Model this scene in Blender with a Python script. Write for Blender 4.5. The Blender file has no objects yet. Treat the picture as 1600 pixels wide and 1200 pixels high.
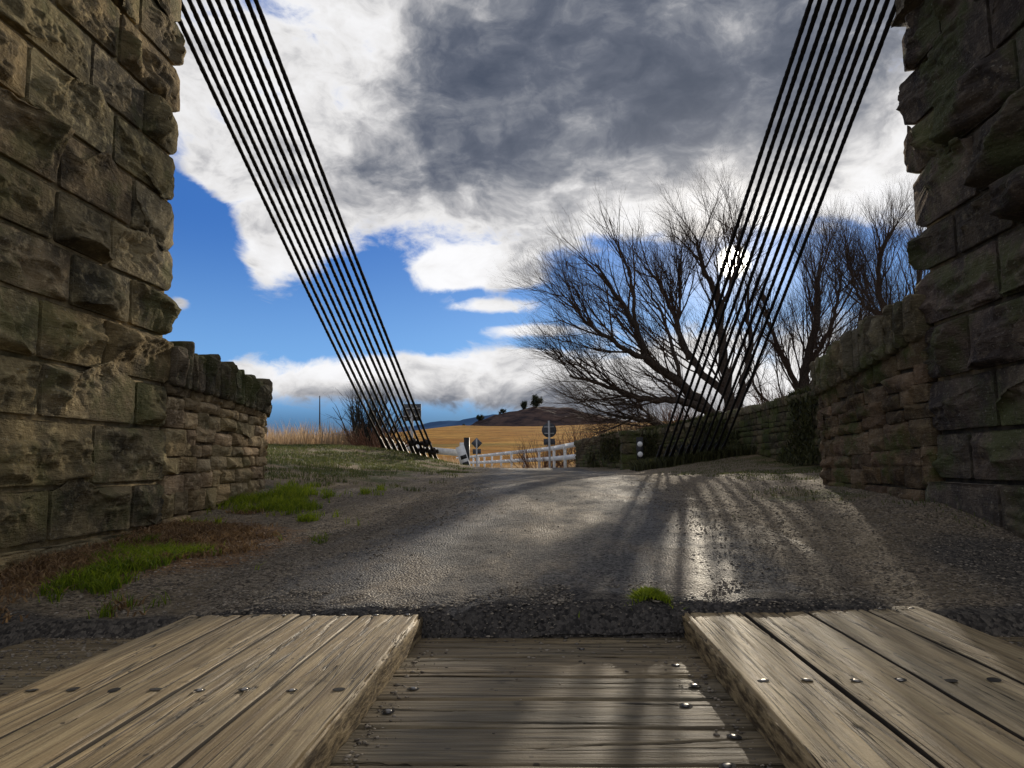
import bpy, math, random, os
import numpy as np
from mathutils import Vector, Matrix
random.seed(7)
RNG = np.random.default_rng(11)
scene = bpy.context.scene
COL = scene.collection
R = math.radians

# ------------------------------------------------------------------ helpers
def smooth(a, b, x):
    t = np.clip((np.asarray(x, float) - a) / (b - a), 0, 1)
    return t * t * (3 - 2 * t)

def _hash(ix, iy, iz, seed):
    h = (ix.astype(np.uint32) * np.uint32(374761393) + iy.astype(np.uint32) * np.uint32(668265263)
         + iz.astype(np.uint32) * np.uint32(2147483647) + np.uint32((seed * 974634777) & 0xffffffff))
    h = (h ^ (h >> np.uint32(13))) * np.uint32(1274126177)
    h = h ^ (h >> np.uint32(16))
    h = (h ^ (h >> np.uint32(11))) * np.uint32(2246822519)
    h = h ^ (h >> np.uint32(15))
    return (h & np.uint32(0xffffff)).astype(float) / float(0xffffff)

def vnoise(P, seed=0):
    P = np.asarray(P, float)
    F = np.floor(P); f = P - F
    I = F.astype(np.int64) + 100000
    u = f * f * (3 - 2 * f)
    out = 0
    for dx in (0, 1):
        wx = u[:, 0] if dx else 1 - u[:, 0]
        for dy in (0, 1):
            wy = u[:, 1] if dy else 1 - u[:, 1]
            for dz in (0, 1):
                wz = u[:, 2] if dz else 1 - u[:, 2]
                out = out + wx * wy * wz * _hash(I[:, 0] + dx, I[:, 1] + dy, I[:, 2] + dz, seed)
    return out * 2 - 1

def fbm(P, octaves=4, seed=0, gain=.5):
    P = np.asarray(P, float); o = 0; a = 1.0; n = 0
    for k in range(octaves):
        o = o + a * vnoise(P, seed + k * 17); n += a; a *= gain; P = P * 2.03 + 5.7
    return o / n

def link(name, verts, faces, mats=(), parent=None, smooth_shade=True, mat_idx=None, colors=None):
    """faces: (N,k) array or list of such arrays (tris/quads)"""
    me = bpy.data.meshes.new(name)
    if isinstance(faces, np.ndarray): faces = [faces]
    faces = [np.asarray(q) for q in faces if len(q)]
    verts = np.asarray(verts, np.float32)
    me.vertices.add(len(verts)); me.vertices.foreach_set('co', verts.ravel())
    loops = np.concatenate([q.ravel() for q in faces]).astype(np.int32)
    sizes = np.concatenate([np.full(len(q), q.shape[1]) for q in faces]).astype(np.int32)
    starts = np.concatenate([[0], np.cumsum(sizes)[:-1]]).astype(np.int32)
    me.loops.add(len(loops)); me.loops.foreach_set('vertex_index', loops)
    me.polygons.add(len(sizes)); me.polygons.foreach_set('loop_start', starts)
    me.polygons.foreach_set('loop_total', sizes)
    if smooth_shade: me.polygons.foreach_set('use_smooth', np.ones(len(sizes), bool))
    if mat_idx is not None: me.polygons.foreach_set('material_index', np.asarray(mat_idx, np.int32))
    if colors is not None:
        at = me.color_attributes.new('tint', 'FLOAT_COLOR', 'POINT')
        c = np.ones((len(verts), 4), np.float32); c[:, :3] = colors
        at.data.foreach_set('color', c.ravel())
    me.update(calc_edges=True); me.validate()
    for m in mats: me.materials.append(m)
    o = bpy.data.objects.new(name, me); COL.objects.link(o)
    if parent is not None: o.parent = parent
    return o

def tag(o, label=None, cat=None, group=None, kind=None):
    if label: o['label'] = label
    if cat: o['category'] = cat
    if group: o['group'] = group
    if kind: o['kind'] = kind
    return o

def thing(name, label, cat, group=None, loc=(0, 0, 0)):
    o = bpy.data.objects.new(name, None); COL.objects.link(o); o.location = loc
    o.empty_display_size = .1
    return tag(o, label, cat, group)

class MB:
    """collects pieces of one mesh"""
    def __init__(s): s.v = []; s.f = {3: [], 4: []}; s.n = 0; s.c = []; s.m = {3: [], 4: []}
    def add(s, v, f, color=None, mi=0):
        v = np.asarray(v, float); f = np.asarray(f)
        if not len(f): return
        s.v.append(v); k = f.shape[1]; s.f[k].append(f + s.n); s.m[k].append(np.full(len(f), mi)); s.n += len(v)
        c = np.ones((len(v), 3)) * (np.asarray(color) if color is not None else 1.0); s.c.append(c)
    def build(s, name, mats, parent=None, smooth_shade=True):
        fs = []; mi = []
        for k in (3, 4):
            if s.f[k]: fs.append(np.concatenate(s.f[k])); mi.append(np.concatenate(s.m[k]))
        return link(name, np.concatenate(s.v), fs, mats, parent, smooth_shade, np.concatenate(mi), np.concatenate(s.c))

def box(mb, c, half, rot=None, color=None, mi=0):
    v = np.array([[x, y, z] for x in (-1, 1) for y in (-1, 1) for z in (-1, 1)], float) * np.array(half)
    if rot is not None: v = v @ np.array(rot).T
    f = np.array([[0, 1, 3, 2], [4, 6, 7, 5], [0, 4, 5, 1], [2, 3, 7, 6], [0, 2, 6, 4], [1, 5, 7, 3]])
    mb.add(v + np.array(c), f, color, mi)

def frames(P):
    P = np.asarray(P, float)
    T = np.gradient(P, axis=0); T /= np.linalg.norm(T, axis=1)[:, None] + 1e-12
    ref = np.array([0, 0, 1.0]) if abs(T[0][2]) < .9 else np.array([1.0, 0, 0])
    N = np.zeros_like(P); n = np.cross(ref, T[0]); n /= np.linalg.norm(n)
    for i in range(len(P)):
        n = n - T[i] * np.dot(n, T[i]); n /= np.linalg.norm(n) + 1e-12; N[i] = n
    return T, N, np.cross(T, N)

def tube(mb, P, r, sides=8, color=None, mi=0, caps=False, lobes=0, twist=0.0):
    P = np.asarray(P, float); n = len(P); r = np.ones(n) * r
    T, N, B = frames(P)
    a = np.linspace(0, 2 * math.pi, sides, endpoint=False)
    V = np.zeros((n, sides, 3))
    s = np.concatenate([[0], np.cumsum(np.linalg.norm(np.diff(P, axis=0), axis=1))])
    for i in range(n):
        aa = a + s[i] * twist
        rr = r[i] * (1 + (0.12 * np.cos(lobes * a) if lobes else 0))
        V[i] = P[i] + (np.cos(aa) * rr)[:, None] * N[i] + (np.sin(aa) * rr)[:, None] * B[i]
    i0 = (np.arange(n - 1) * sides)[:, None]; j = np.arange(sides)[None]; j2 = (j + 1) % sides
    F = np.stack([i0 + j, i0 + j2, i0 + sides + j2, i0 + sides + j], -1).reshape(-1, 4)
    mb.add(V.reshape(-1, 3), F, color, mi)
    if caps:
        for e in (0, n - 1):
            vv = np.concatenate([V[e], P[e:e + 1]]); k = np.arange(sides)
            mb.add(vv, np.stack([k, (k + 1) % sides, np.full(sides, sides)], -1), color, mi)

def lathe(mb, prof, c=(0, 0, 0), axis=(0, 0, 1), sides=12, color=None, mi=0):
    z = np.array(axis, float); z /= np.linalg.norm(z)
    x = np.cross(z, [0, 1, 0.01]); x /= np.linalg.norm(x); y = np.cross(z, x)
    a = np.linspace(0, 2 * math.pi, sides, endpoint=False); n = len(prof)
    V = np.array([[np.array(c) + p * (math.cos(t) * x + math.sin(t) * y) + h * z for t in a] for p, h in prof]).reshape(-1, 3)
    i0 = (np.arange(n - 1) * sides)[:, None]; j = np.arange(sides)[None]; j2 = (j + 1) % sides
    mb.add(V, np.stack([i0 + j, i0 + j2, i0 + sides + j2, i0 + sides + j], -1).reshape(-1, 4), color, mi)

# ------------------------------------------------------------------ node helper
class NT:
    def __init__(s, tree): s.t = tree; s.L = tree.links
    def node(s, typ, **kw):
        n = s.t.nodes.new(typ)
        ins = kw.pop('ins', {})
        for k, v in kw.items(): setattr(n, k, v)
        for k, v in ins.items(): s.set(n.inputs[k], v)
        return n
    def set(s, sock, v):
        if isinstance(v, bpy.types.NodeSocket): s.L.new(v, sock)
        elif v is not None:
            if hasattr(sock.default_value, '__len__') and not hasattr(v, '__len__'): v = [v] * len(sock.default_value)
            if hasattr(sock.default_value, '__len__') and len(sock.default_value) == 4 and len(v) == 3: v = (*v, 1)
            sock.default_value = v
    def m(s, op, a, b=None, c=None, clamp=False):
        n = s.t.nodes.new('ShaderNodeMath'); n.operation = op; n.use_clamp = clamp
        s.set(n.inputs[0], a)
        if b is not None: s.set(n.inputs[1], b)
        if c is not None: s.set(n.inputs[2], c)
        return n.outputs[0]
    def add(s, *a):
        o = a[0]
        for b in a[1:]: o = s.m('ADD', o, b)
        return o
    def mul(s, *a):
        o = a[0]
        for b in a[1:]: o = s.m('MULTIPLY', o, b)
        return o
    def ss(s, x, lo, hi, a=0.0, b=1.0):
        n = s.node('ShaderNodeMapRange', interpolation_type='SMOOTHSTEP')
        for i, v in enumerate((x, lo, hi, a, b)): s.set(n.inputs[i], v)
        return n.outputs[0]
    def mix(s, f, a, b, blend='MIX'):
        n = s.node('ShaderNodeMix', data_type='RGBA', blend_type=blend)
        s.set(n.inputs[0], f); s.set(n.inputs[6], a); s.set(n.inputs[7], b)
        return n.outputs[2]
    def noise(s, vec, scale, detail=4, rough=.55, dist=0.0):
        n = s.node('ShaderNodeTexNoise')
        s.set(n.inputs['Vector'], vec); n.inputs['Scale'].default_value = scale
        n.inputs['Detail'].default_value = detail; n.inputs['Roughness'].default_value = rough
        n.inputs['Distortion'].default_value = dist
        return n.outputs[0]
    def vor(s, vec, scale, out='Distance', feature='F1'):
        n = s.node('ShaderNodeTexVoronoi', feature=feature)
        s.set(n.inputs['Vector'], vec); n.inputs['Scale'].default_value = scale
        return n.outputs[out]
    def vmul(s, vec, k):
        n = s.node('ShaderNodeVectorMath', operation='MULTIPLY'); s.set(n.inputs[0], vec); s.set(n.inputs[1], k); return n.outputs[0]
    def vadd(s, vec, k):
        n = s.node('ShaderNodeVectorMath', operation='ADD'); s.set(n.inputs[0], vec); s.set(n.inputs[1], k); return n.outputs[0]
    def ramp(s, f, stops):
        n = s.node('ShaderNodeValToRGB'); s.set(n.inputs[0], f); e = n.color_ramp.elements
        while len(e) < len(stops): e.new(.5)
        for q, (p, c) in zip(e, stops): q.position = p; q.color = (*c, 1)
        return n.outputs[0]
    def bump(s, h, strength=.5, dist=.01, normal=None):
        n = s.node('ShaderNodeBump'); s.set(n.inputs['Height'], h)
        n.inputs['Strength'].default_value = strength; n.inputs['Distance'].default_value = dist
        if normal is not None: s.set(n.inputs['Normal'], normal)
        return n.outputs[0]

def material(name, fn):
    m = bpy.data.materials.new(name); m.use_nodes = True
    nt = NT(m.node_tree); bs = m.node_tree.nodes['Principled BSDF']
    fn(nt, bs); return m

def principled(nt, bs, color, rough=.8, normal=None, spec=None, metal=None):
    nt.set(bs.inputs['Base Color'], color); nt.set(bs.inputs['Roughness'], rough)
    if normal is not None: nt.set(bs.inputs['Normal'], normal)
    if spec is not None: nt.set(bs.inputs['Specular IOR Level'], spec)
    if metal is not None: nt.set(bs.inputs['Metallic'], metal)

def pos(nt): return nt.node('ShaderNodeNewGeometry').outputs['Position']
def objco(nt):
    tc = nt.node('ShaderNodeTexCoord'); oi = nt.node('ShaderNodeObjectInfo')
    off = nt.node('ShaderNodeCombineXYZ'); r = nt.mul(oi.outputs['Random'], 37.0)
    nt.set(off.inputs[0], r); nt.set(off.inputs[1], r); nt.set(off.inputs[2], r)
    return nt.vadd(tc.outputs['Object'], off.outputs[0]), oi.outputs['Random'], tc.outputs['Object']
def tint(nt):
    a = nt.node('ShaderNodeAttribute', attribute_name='tint'); return a.outputs['Color']
def sepc(nt, c):
    n = nt.node('ShaderNodeSeparateColor'); nt.set(n.inputs[0], c); return n.outputs

# ------------------------------------------------------------------ materials
def stone_mat(name, dark, mid, light, moss, mossamt, mosslo=.52):
    def fn(nt, bs):
        p = pos(nt); t = sepc(nt, tint(nt))
        n1 = nt.noise(p, 3.2, 5, .6); n2 = nt.noise(p, 17, 5, .65); n3 = nt.noise(nt.vmul(p, (1, 1, 5)), 14, 4, .6)
        c = nt.mix(nt.ss(n1, .35, .65), dark, mid)
        c = nt.mix(nt.mul(nt.ss(n2, .48, .72), .75), c, light)
        c = nt.mix(nt.mul(nt.ss(n3, .55, .75), .5), c, dark)
        c = nt.mix(nt.mul(nt.ss(nt.noise(p, 2.1, 6, .65), mosslo, mosslo + .14), mossamt), c, moss)
        c = nt.mix(nt.mul(nt.ss(nt.noise(p, 60, 2, .5), .62, .75), .35), c, (.42, .40, .33))
        v = nt.node('ShaderNodeCombineColor')
        c = nt.mix(1.0, c, tint(nt), 'MULTIPLY')
        h = nt.add(nt.mul(n3, .6), nt.mul(n2, .5), nt.mul(nt.noise(p, 55, 5, .65), .45))
        principled(nt, bs, c, .92, nt.bump(h, .9, .03), spec=.15)
    return material(name, fn)
M = {}
M['stone_l'] = stone_mat('sunlit_stone', (.085, .07, .045), (.28, .215, .115), (.52, .415, .235), (.12, .12, .045), .6, .5)  # golden sunlight lifted into the left tower's stone colour
M['stone_r'] = stone_mat('shaded_stone', (.055, .045, .040), (.125, .097, .075), (.21, .17, .125), (.085, .095, .04), .8, .47)  # shade of the right tower put into its stone colour
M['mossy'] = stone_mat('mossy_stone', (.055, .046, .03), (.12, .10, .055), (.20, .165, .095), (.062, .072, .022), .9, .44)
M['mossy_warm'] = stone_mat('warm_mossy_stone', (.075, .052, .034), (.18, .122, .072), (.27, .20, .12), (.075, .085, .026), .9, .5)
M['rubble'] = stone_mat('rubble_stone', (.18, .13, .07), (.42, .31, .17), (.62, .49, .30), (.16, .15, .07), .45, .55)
M['coping'] = stone_mat('coping_stone', (.075, .063, .043), (.17, .14, .09), (.28, .235, .15), (.08, .09, .03), .7, .47)
def _mortar(nt, bs):
    p = pos(nt); n = nt.noise(p, 9, 6, .65)
    c = nt.mix(nt.ss(n, .35, .65), (.22, .17, .095), (.52, .41, .23))
    c = nt.mix(nt.mul(nt.ss(nt.noise(p, 2.5, 4), .5, .65), .6), c, (.10, .10, .05))
    principled(nt, bs, c, .95, nt.bump(nt.noise(p, 70, 4), .6, .01), spec=.1)
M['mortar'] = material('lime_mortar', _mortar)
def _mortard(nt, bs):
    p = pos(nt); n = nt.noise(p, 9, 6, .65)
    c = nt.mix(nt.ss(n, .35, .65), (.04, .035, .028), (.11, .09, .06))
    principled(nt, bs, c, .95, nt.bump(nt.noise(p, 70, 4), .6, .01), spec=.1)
M['mortar_d'] = material('dark_mortar', _mortard)  # darker mortar for the right tower and right-hand walls
def _mortarm(nt, bs):
    p = pos(nt); n = nt.noise(p, 12, 6, .65)
    principled(nt, bs, nt.mix(nt.ss(n, .35, .65), (.10, .075, .045), (.28, .21, .125)), .95, nt.bump(nt.noise(p, 60, 4), .8, .015), spec=.1)
M['mortar_m'] = material('earthy_mortar', _mortarm)

def board_mat(name, dark, mid, light):
    def fn(nt, bs):
        q, rnd, raw = objco(nt)
        g = nt.noise(nt.vmul(q, (34, 1.3, 20)), 1.0, 6, .62, .6)
        g2 = nt.noise(nt.vmul(q, (120, 3.0, 60)), 1.0, 4, .6, .3)
        wav = nt.noise(nt.vmul(q, (4, .9, 4)), 1.0, 3)
        rings = nt.m('SINE', nt.add(nt.mul(nt.noise(nt.vmul(q, (9, .55, 9)), 1.0, 2, .4), 55.0), nt.mul(g, 2.0)))
        c = nt.mix(nt.ss(g, .34, .66), mid, light)
        c = nt.mix(nt.mul(nt.ss(rings, .1, .95), .34), c, dark)
        c = nt.mix(nt.mul(nt.ss(g2, .5, .72), .5), c, dark)
        c = nt.mix(nt.mul(nt.ss(wav, .5, .68), .35), c, (.17, .16, .12))
        c = nt.mix(nt.mul(nt.ss(nt.noise(q, 9, 4, .6), .6, .72), .5), c, dark)
        crn = nt.noise(nt.vmul(q, (26, .75, 12)), 1.0, 3, .5, .8)
        crack = nt.ss(nt.m('ABSOLUTE', nt.add(crn, -.5)), .0, .012, 1.0, 0.0)
        crack = nt.mul(crack, nt.ss(nt.noise(nt.vmul(q, (5, .8, 3)), 1.0, 3), .5, .6))
        c = nt.mix(nt.mul(crack, .92), c, (.012, .010, .008))
        c = nt.mix(1.0, c, nt.mix(rnd, (.82, .82, .82), (1.1, 1.06, 1.0)), 'MULTIPLY')
        hair = nt.noise(nt.vmul(q, (150, 1.6, 90)), 1.0, 2, .5, .5)
        c = nt.mix(nt.mul(nt.ss(hair, .62, .68), .75), c, (.03, .022, .014))
        spot = nt.vor(nt.vmul(q, (26, 17, 26)), 1.0); sp2 = nt.ss(nt.noise(q, 6, 2), .52, .60)
        c = nt.mix(nt.mul(nt.ss(spot, .10, .16, 1, 0), sp2, .8), c, (.03, .024, .018))
        c = nt.mix(nt.mul(nt.ss(nt.noise(nt.vmul(q, (14, 5, 14)), 1.0, 5, .7), .5, .7), .45), c, nt.mix(.5, c, (.10, .09, .06)))
        c = nt.mix(1.0, c, tint(nt), 'MULTIPLY')
        h = nt.add(nt.mul(g, .8), nt.mul(g2, .7), nt.mul(rings, .14), nt.mul(crack, -1.5), nt.mul(nt.ss(hair, .62, .68), -.8), nt.mul(nt.noise(q, 160, 3, .6), .25))
        principled(nt, bs, c, nt.add(nt.mul(g, .25), .5), nt.bump(h, .85, .006), spec=.28)
    return material(name, fn)
M['runner'] = board_mat('weathered_runner_timber', (.10, .070, .038), (.29, .21, .11), (.49, .38, .215))
M['plank'] = board_mat('old_deck_timber', (.045, .035, .021), (.165, .125, .070), (.30, .235, .14))
def _bark_edge(nt, bs):
    q, rnd, raw = objco(nt)
    n = nt.noise(nt.vmul(q, (60, 12, 60)), 1, 5, .65)
    c = nt.mix(nt.ss(n, .35, .65), (.08, .055, .03), (.40, .30, .16))
    principled(nt, bs, c, .85, nt.bump(n, .9, .01), spec=.2)
M['edge'] = material('splintered_timber_edge', _bark_edge)

def simple(name, color, rough=.6, metal=0.0, scale=20.0, var=.35, bump=.2, dist=.004, spec=.4):
    def fn(nt, bs):
        p = pos(nt); n = nt.noise(p, scale, 5, .6)
        dk = tuple(x * (1 - var) for x in color); lt = tuple(min(1, x * (1 + var)) for x in color)
        principled(nt, bs, nt.mix(nt.ss(n, .3, .7), dk, lt), nt.add(nt.mul(n, .3), rough - .15), nt.bump(n, bump, dist), spec=spec, metal=metal)
    return material(name, fn)
M['cable'] = simple('tarred_wire_rope', (.020, .018, .017), .75, 0, 40, spec=.15)
M['iron'] = simple('rusted_black_iron', (.035, .028, .025), .6, .5, 30)
M['bolt'] = simple('polished_bolt_head', (.38, .35, .31), .42, .9, 90, .3)
M['spike'] = simple('worn_iron_spike', (.16, .15, .14), .38, .8, 90, .3)
M['recess_shade'] = simple('bolt_recess_shade', (.015, .012, .010), .9)
M['rust'] = simple('rusty_nail', (.06, .042, .032), .7, .3, 90)
M['white'] = simple('weathered_white_paint', (.84, .84, .82), .55, 0, 9, .12)
M['black'] = simple('black_sign_paint', (.02, .02, .022), .5, 0)
M['signback'] = simple('dull_aluminium_sign_back', (.075, .085, .10), .6, .2, 12)
M['galv'] = simple('galvanised_pole', (.50, .52, .54), .45, .5, 14, .15)
M['darkpole'] = simple('grey_timber_pole', (.06, .05, .045), .8)
M['bark'] = simple('willow_bark', (.060, .045, .035), .9, 0, 18, .5, .8, .02, .15)
M['twig'] = simple('bare_twig', (.075, .050, .036), .85, 0, 6, .4, 0, .01, .15)
M['redtwig'] = simple('reddish_twig', (.17, .085, .05), .85, 0, 6, .4, 0, .01, .15)
M['darktwig'] = simple('dark_broom_stem', (.035, .035, .028), .85, 0, 6, .4, 0, .01, .15)

def leaf_mat(name, c1, c2, trans=.45):
    def fn(nt, bs):
        c = nt.mix(sepc(nt, tint(nt))[0], c1, c2)
        n = nt.node('ShaderNodeBsdfTranslucent'); nt.set(n.inputs[0], c)
        principled(nt, bs, c, .6, spec=.25)
        mx = nt.node('ShaderNodeMixShader'); mx.inputs[0].default_value = trans
        nt.L.new(bs.outputs[0], mx.inputs[1]); nt.L.new(n.outputs[0], mx.inputs[2])
        nt.L.new(mx.outputs[0], nt.t.nodes['Material Output'].inputs[0])
    return material(name, fn)
M['grass'] = leaf_mat('lush_grass_blade', (.07, .14, .012), (.38, .44, .03), .55)
M['turf'] = leaf_mat('short_turf_blade', (.05, .075, .02), (.17, .17, .06), .4)
M['reed'] = leaf_mat('dry_reed_blade', (.30, .20, .11), (.52, .38, .24), .5)
M['litter'] = leaf_mat('dead_leaf_litter', (.13, .075, .04), (.42, .27, .13), .35)
M['ever'] = leaf_mat('evergreen_leaf', (.02, .032, .018), (.05, .06, .03), .2)
M['ivy'] = leaf_mat('dark_ivy_leaf', (.03, .032, .014), (.10, .10, .035), .3)

def _pebble(nt, bs):
    t = tint(nt); p = pos(nt)
    principled(nt, bs, nt.mix(nt.mul(nt.noise(p, 150, 2), .5), t, (.08, .07, .06)), .8, spec=.25)
M['pebble'] = material('crushed_stone', _pebble)

def ground_fn(nt, bs):
    p = pos(nt); z = sepc(nt, tint(nt))          # R grass, G litter, B dark soil
    big = nt.noise(p, .55, 5, .6); midn = nt.noise(p, 3.5, 6, .65); fine = nt.noise(p, 38, 5, .7)
    vc = nt.node('ShaderNodeTexVoronoi'); nt.set(vc.inputs['Vector'], p); vc.inputs['Scale'].default_value = 75
    peb = sepc(nt, vc.outputs['Color'])[0]
    grav = nt.mix(peb, (.06, .047, .036), (.39, .31, .21))
    grav = nt.mix(nt.mul(nt.ss(midn, .42, .62), .55), grav, (.20, .155, .095))
    soil = nt.mix(nt.ss(fine, .35, .65), (.075, .052, .032), (.20, .145, .085))
    gr = nt.mix(nt.ss(fine, .35, .68), (.06, .07, .022), (.17, .16, .06))
    gr = nt.mix(nt.ss(nt.noise(nt.vmul(p, (.5, 1.2, 1)), 1.4, 5, .6), .45, .55), gr, nt.mix(nt.ss(fine, .3, .7), (.14, .10, .055), (.33, .25, .15)))
    c = nt.mix(nt.ss(nt.add(z[0], nt.mul(nt.add(midn, -.5), 1.1)), .35, .6), grav, gr)
    lit = nt.mix(nt.ss(fine, .38, .64), (.10, .055, .028), (.33, .19, .085))
    c = nt.mix(nt.ss(nt.add(z[1], nt.mul(nt.add(midn, -.5), 1.0)), .35, .6), c, lit)
    c = nt.mix(nt.ss(nt.add(z[2], nt.mul(nt.add(midn, -.5), .9)), .3, .65), c, nt.mix(peb, (.035, .031, .028), (.18, .155, .125)))
    h = nt.add(nt.mul(vc.outputs['Distance'], -1.2), nt.mul(fine, 1.0), nt.mul(midn, 2.0))
    principled(nt, bs, c, .88, nt.bump(h, .8, .02), spec=.25)
M['ground'] = material('gravel_and_turf', ground_fn)
def road_fn(nt, bs):
    p = pos(nt); z = sepc(nt, tint(nt))          # R edge factor, G wet polish
    vc = nt.node('ShaderNodeTexVoronoi'); nt.set(vc.inputs['Vector'], p); vc.inputs['Scale'].default_value = 95
    peb = sepc(nt, vc.outputs['Color'])[0]
    midn = nt.noise(nt.vmul(p, (1.6, .7, 1)), 1.6, 6, .62); fine = nt.noise(p, 50, 4, .7)
    c = nt.mix(peb, (.050, .048, .048), (.235, .22, .20))
    c = nt.mix(nt.mul(nt.ss(midn, .44, .62), .55), c, nt.mix(peb, (.13, .098, .062), (.37, .285, .185)))
    c = nt.mix(nt.ss(nt.add(z[0], nt.mul(nt.add(nt.noise(p, 5, 5, .65), -.5), 1.2)), .4, .75), c, nt.mix(peb, (.055, .045, .038), (.36, .30, .22)))
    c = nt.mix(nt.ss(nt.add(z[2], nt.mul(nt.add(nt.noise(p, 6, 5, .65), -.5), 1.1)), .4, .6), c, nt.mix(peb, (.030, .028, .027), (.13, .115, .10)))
    h = nt.add(nt.mul(vc.outputs['Distance'], -1.0), nt.mul(fine, 1.0), nt.mul(midn, 1.2))
    rough = nt.ss(nt.add(midn, nt.mul(z[1], .25)), .42, .70, .92, .58)
    principled(nt, bs, c, rough, nt.bump(h, .8, .014), spec=.09)
M['road'] = material('worn_chip_seal', road_fn)
def field_fn(nt, bs):
    p = pos(nt); n = nt.noise(nt.vmul(p, (.05, .16, .6)), 1, 6, .65); n2 = nt.noise(p, .35, 5, .7)
    c = nt.mix(nt.ss(n, .38, .62), (.60, .27, .05), (.90, .52, .12))
    c = nt.mix(nt.mul(nt.ss(n2, .48, .66), .6), c, (.30, .15, .04))
    c = nt.mix(nt.mul(nt.ss(nt.noise(nt.vmul(p, (.03, .09, .3)), 1, 5), .55, .62), .6), c, (.26, .22, .06))
    principled(nt, bs, c, .95, nt.bump(n2, 1.0, .6), spec=.05)
    tr = nt.node('ShaderNodeBsdfTranslucent'); nt.set(tr.inputs[0], c); mx = nt.node('ShaderNodeMixShader'); mx.inputs[0].default_value = .5
    nt.L.new(bs.outputs[0], mx.inputs[1]); nt.L.new(tr.outputs[0], mx.inputs[2]); nt.L.new(mx.outputs[0], nt.t.nodes['Material Output'].inputs[0])
M['field'] = material('golden_dry_grassland', field_fn)
def scrub_fn(nt, bs):
    p = pos(nt); n = nt.noise(nt.vmul(p, (.12, .12, .4)), 1, 6, .7)
    c = nt.mix(nt.ss(n, .35, .65), (.035, .028, .032), (.13, .085, .07))
    principled(nt, bs, c, .95, nt.bump(n, 1.0, .8), spec=.05)
M['scrub'] = material('dark_scrub_hillside', scrub_fn)
def mount_fn(nt, bs):
    p = pos(nt); n = nt.noise(p, .004, 6, .6)
    principled(nt, bs, nt.mix(n, (.05, .10, .20), (.07, .14, .27)), 1.0, spec=0)
M['mountain'] = material('blue_distant_mountain', mount_fn)  # blue distance haze put into the mountain's own colour

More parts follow.
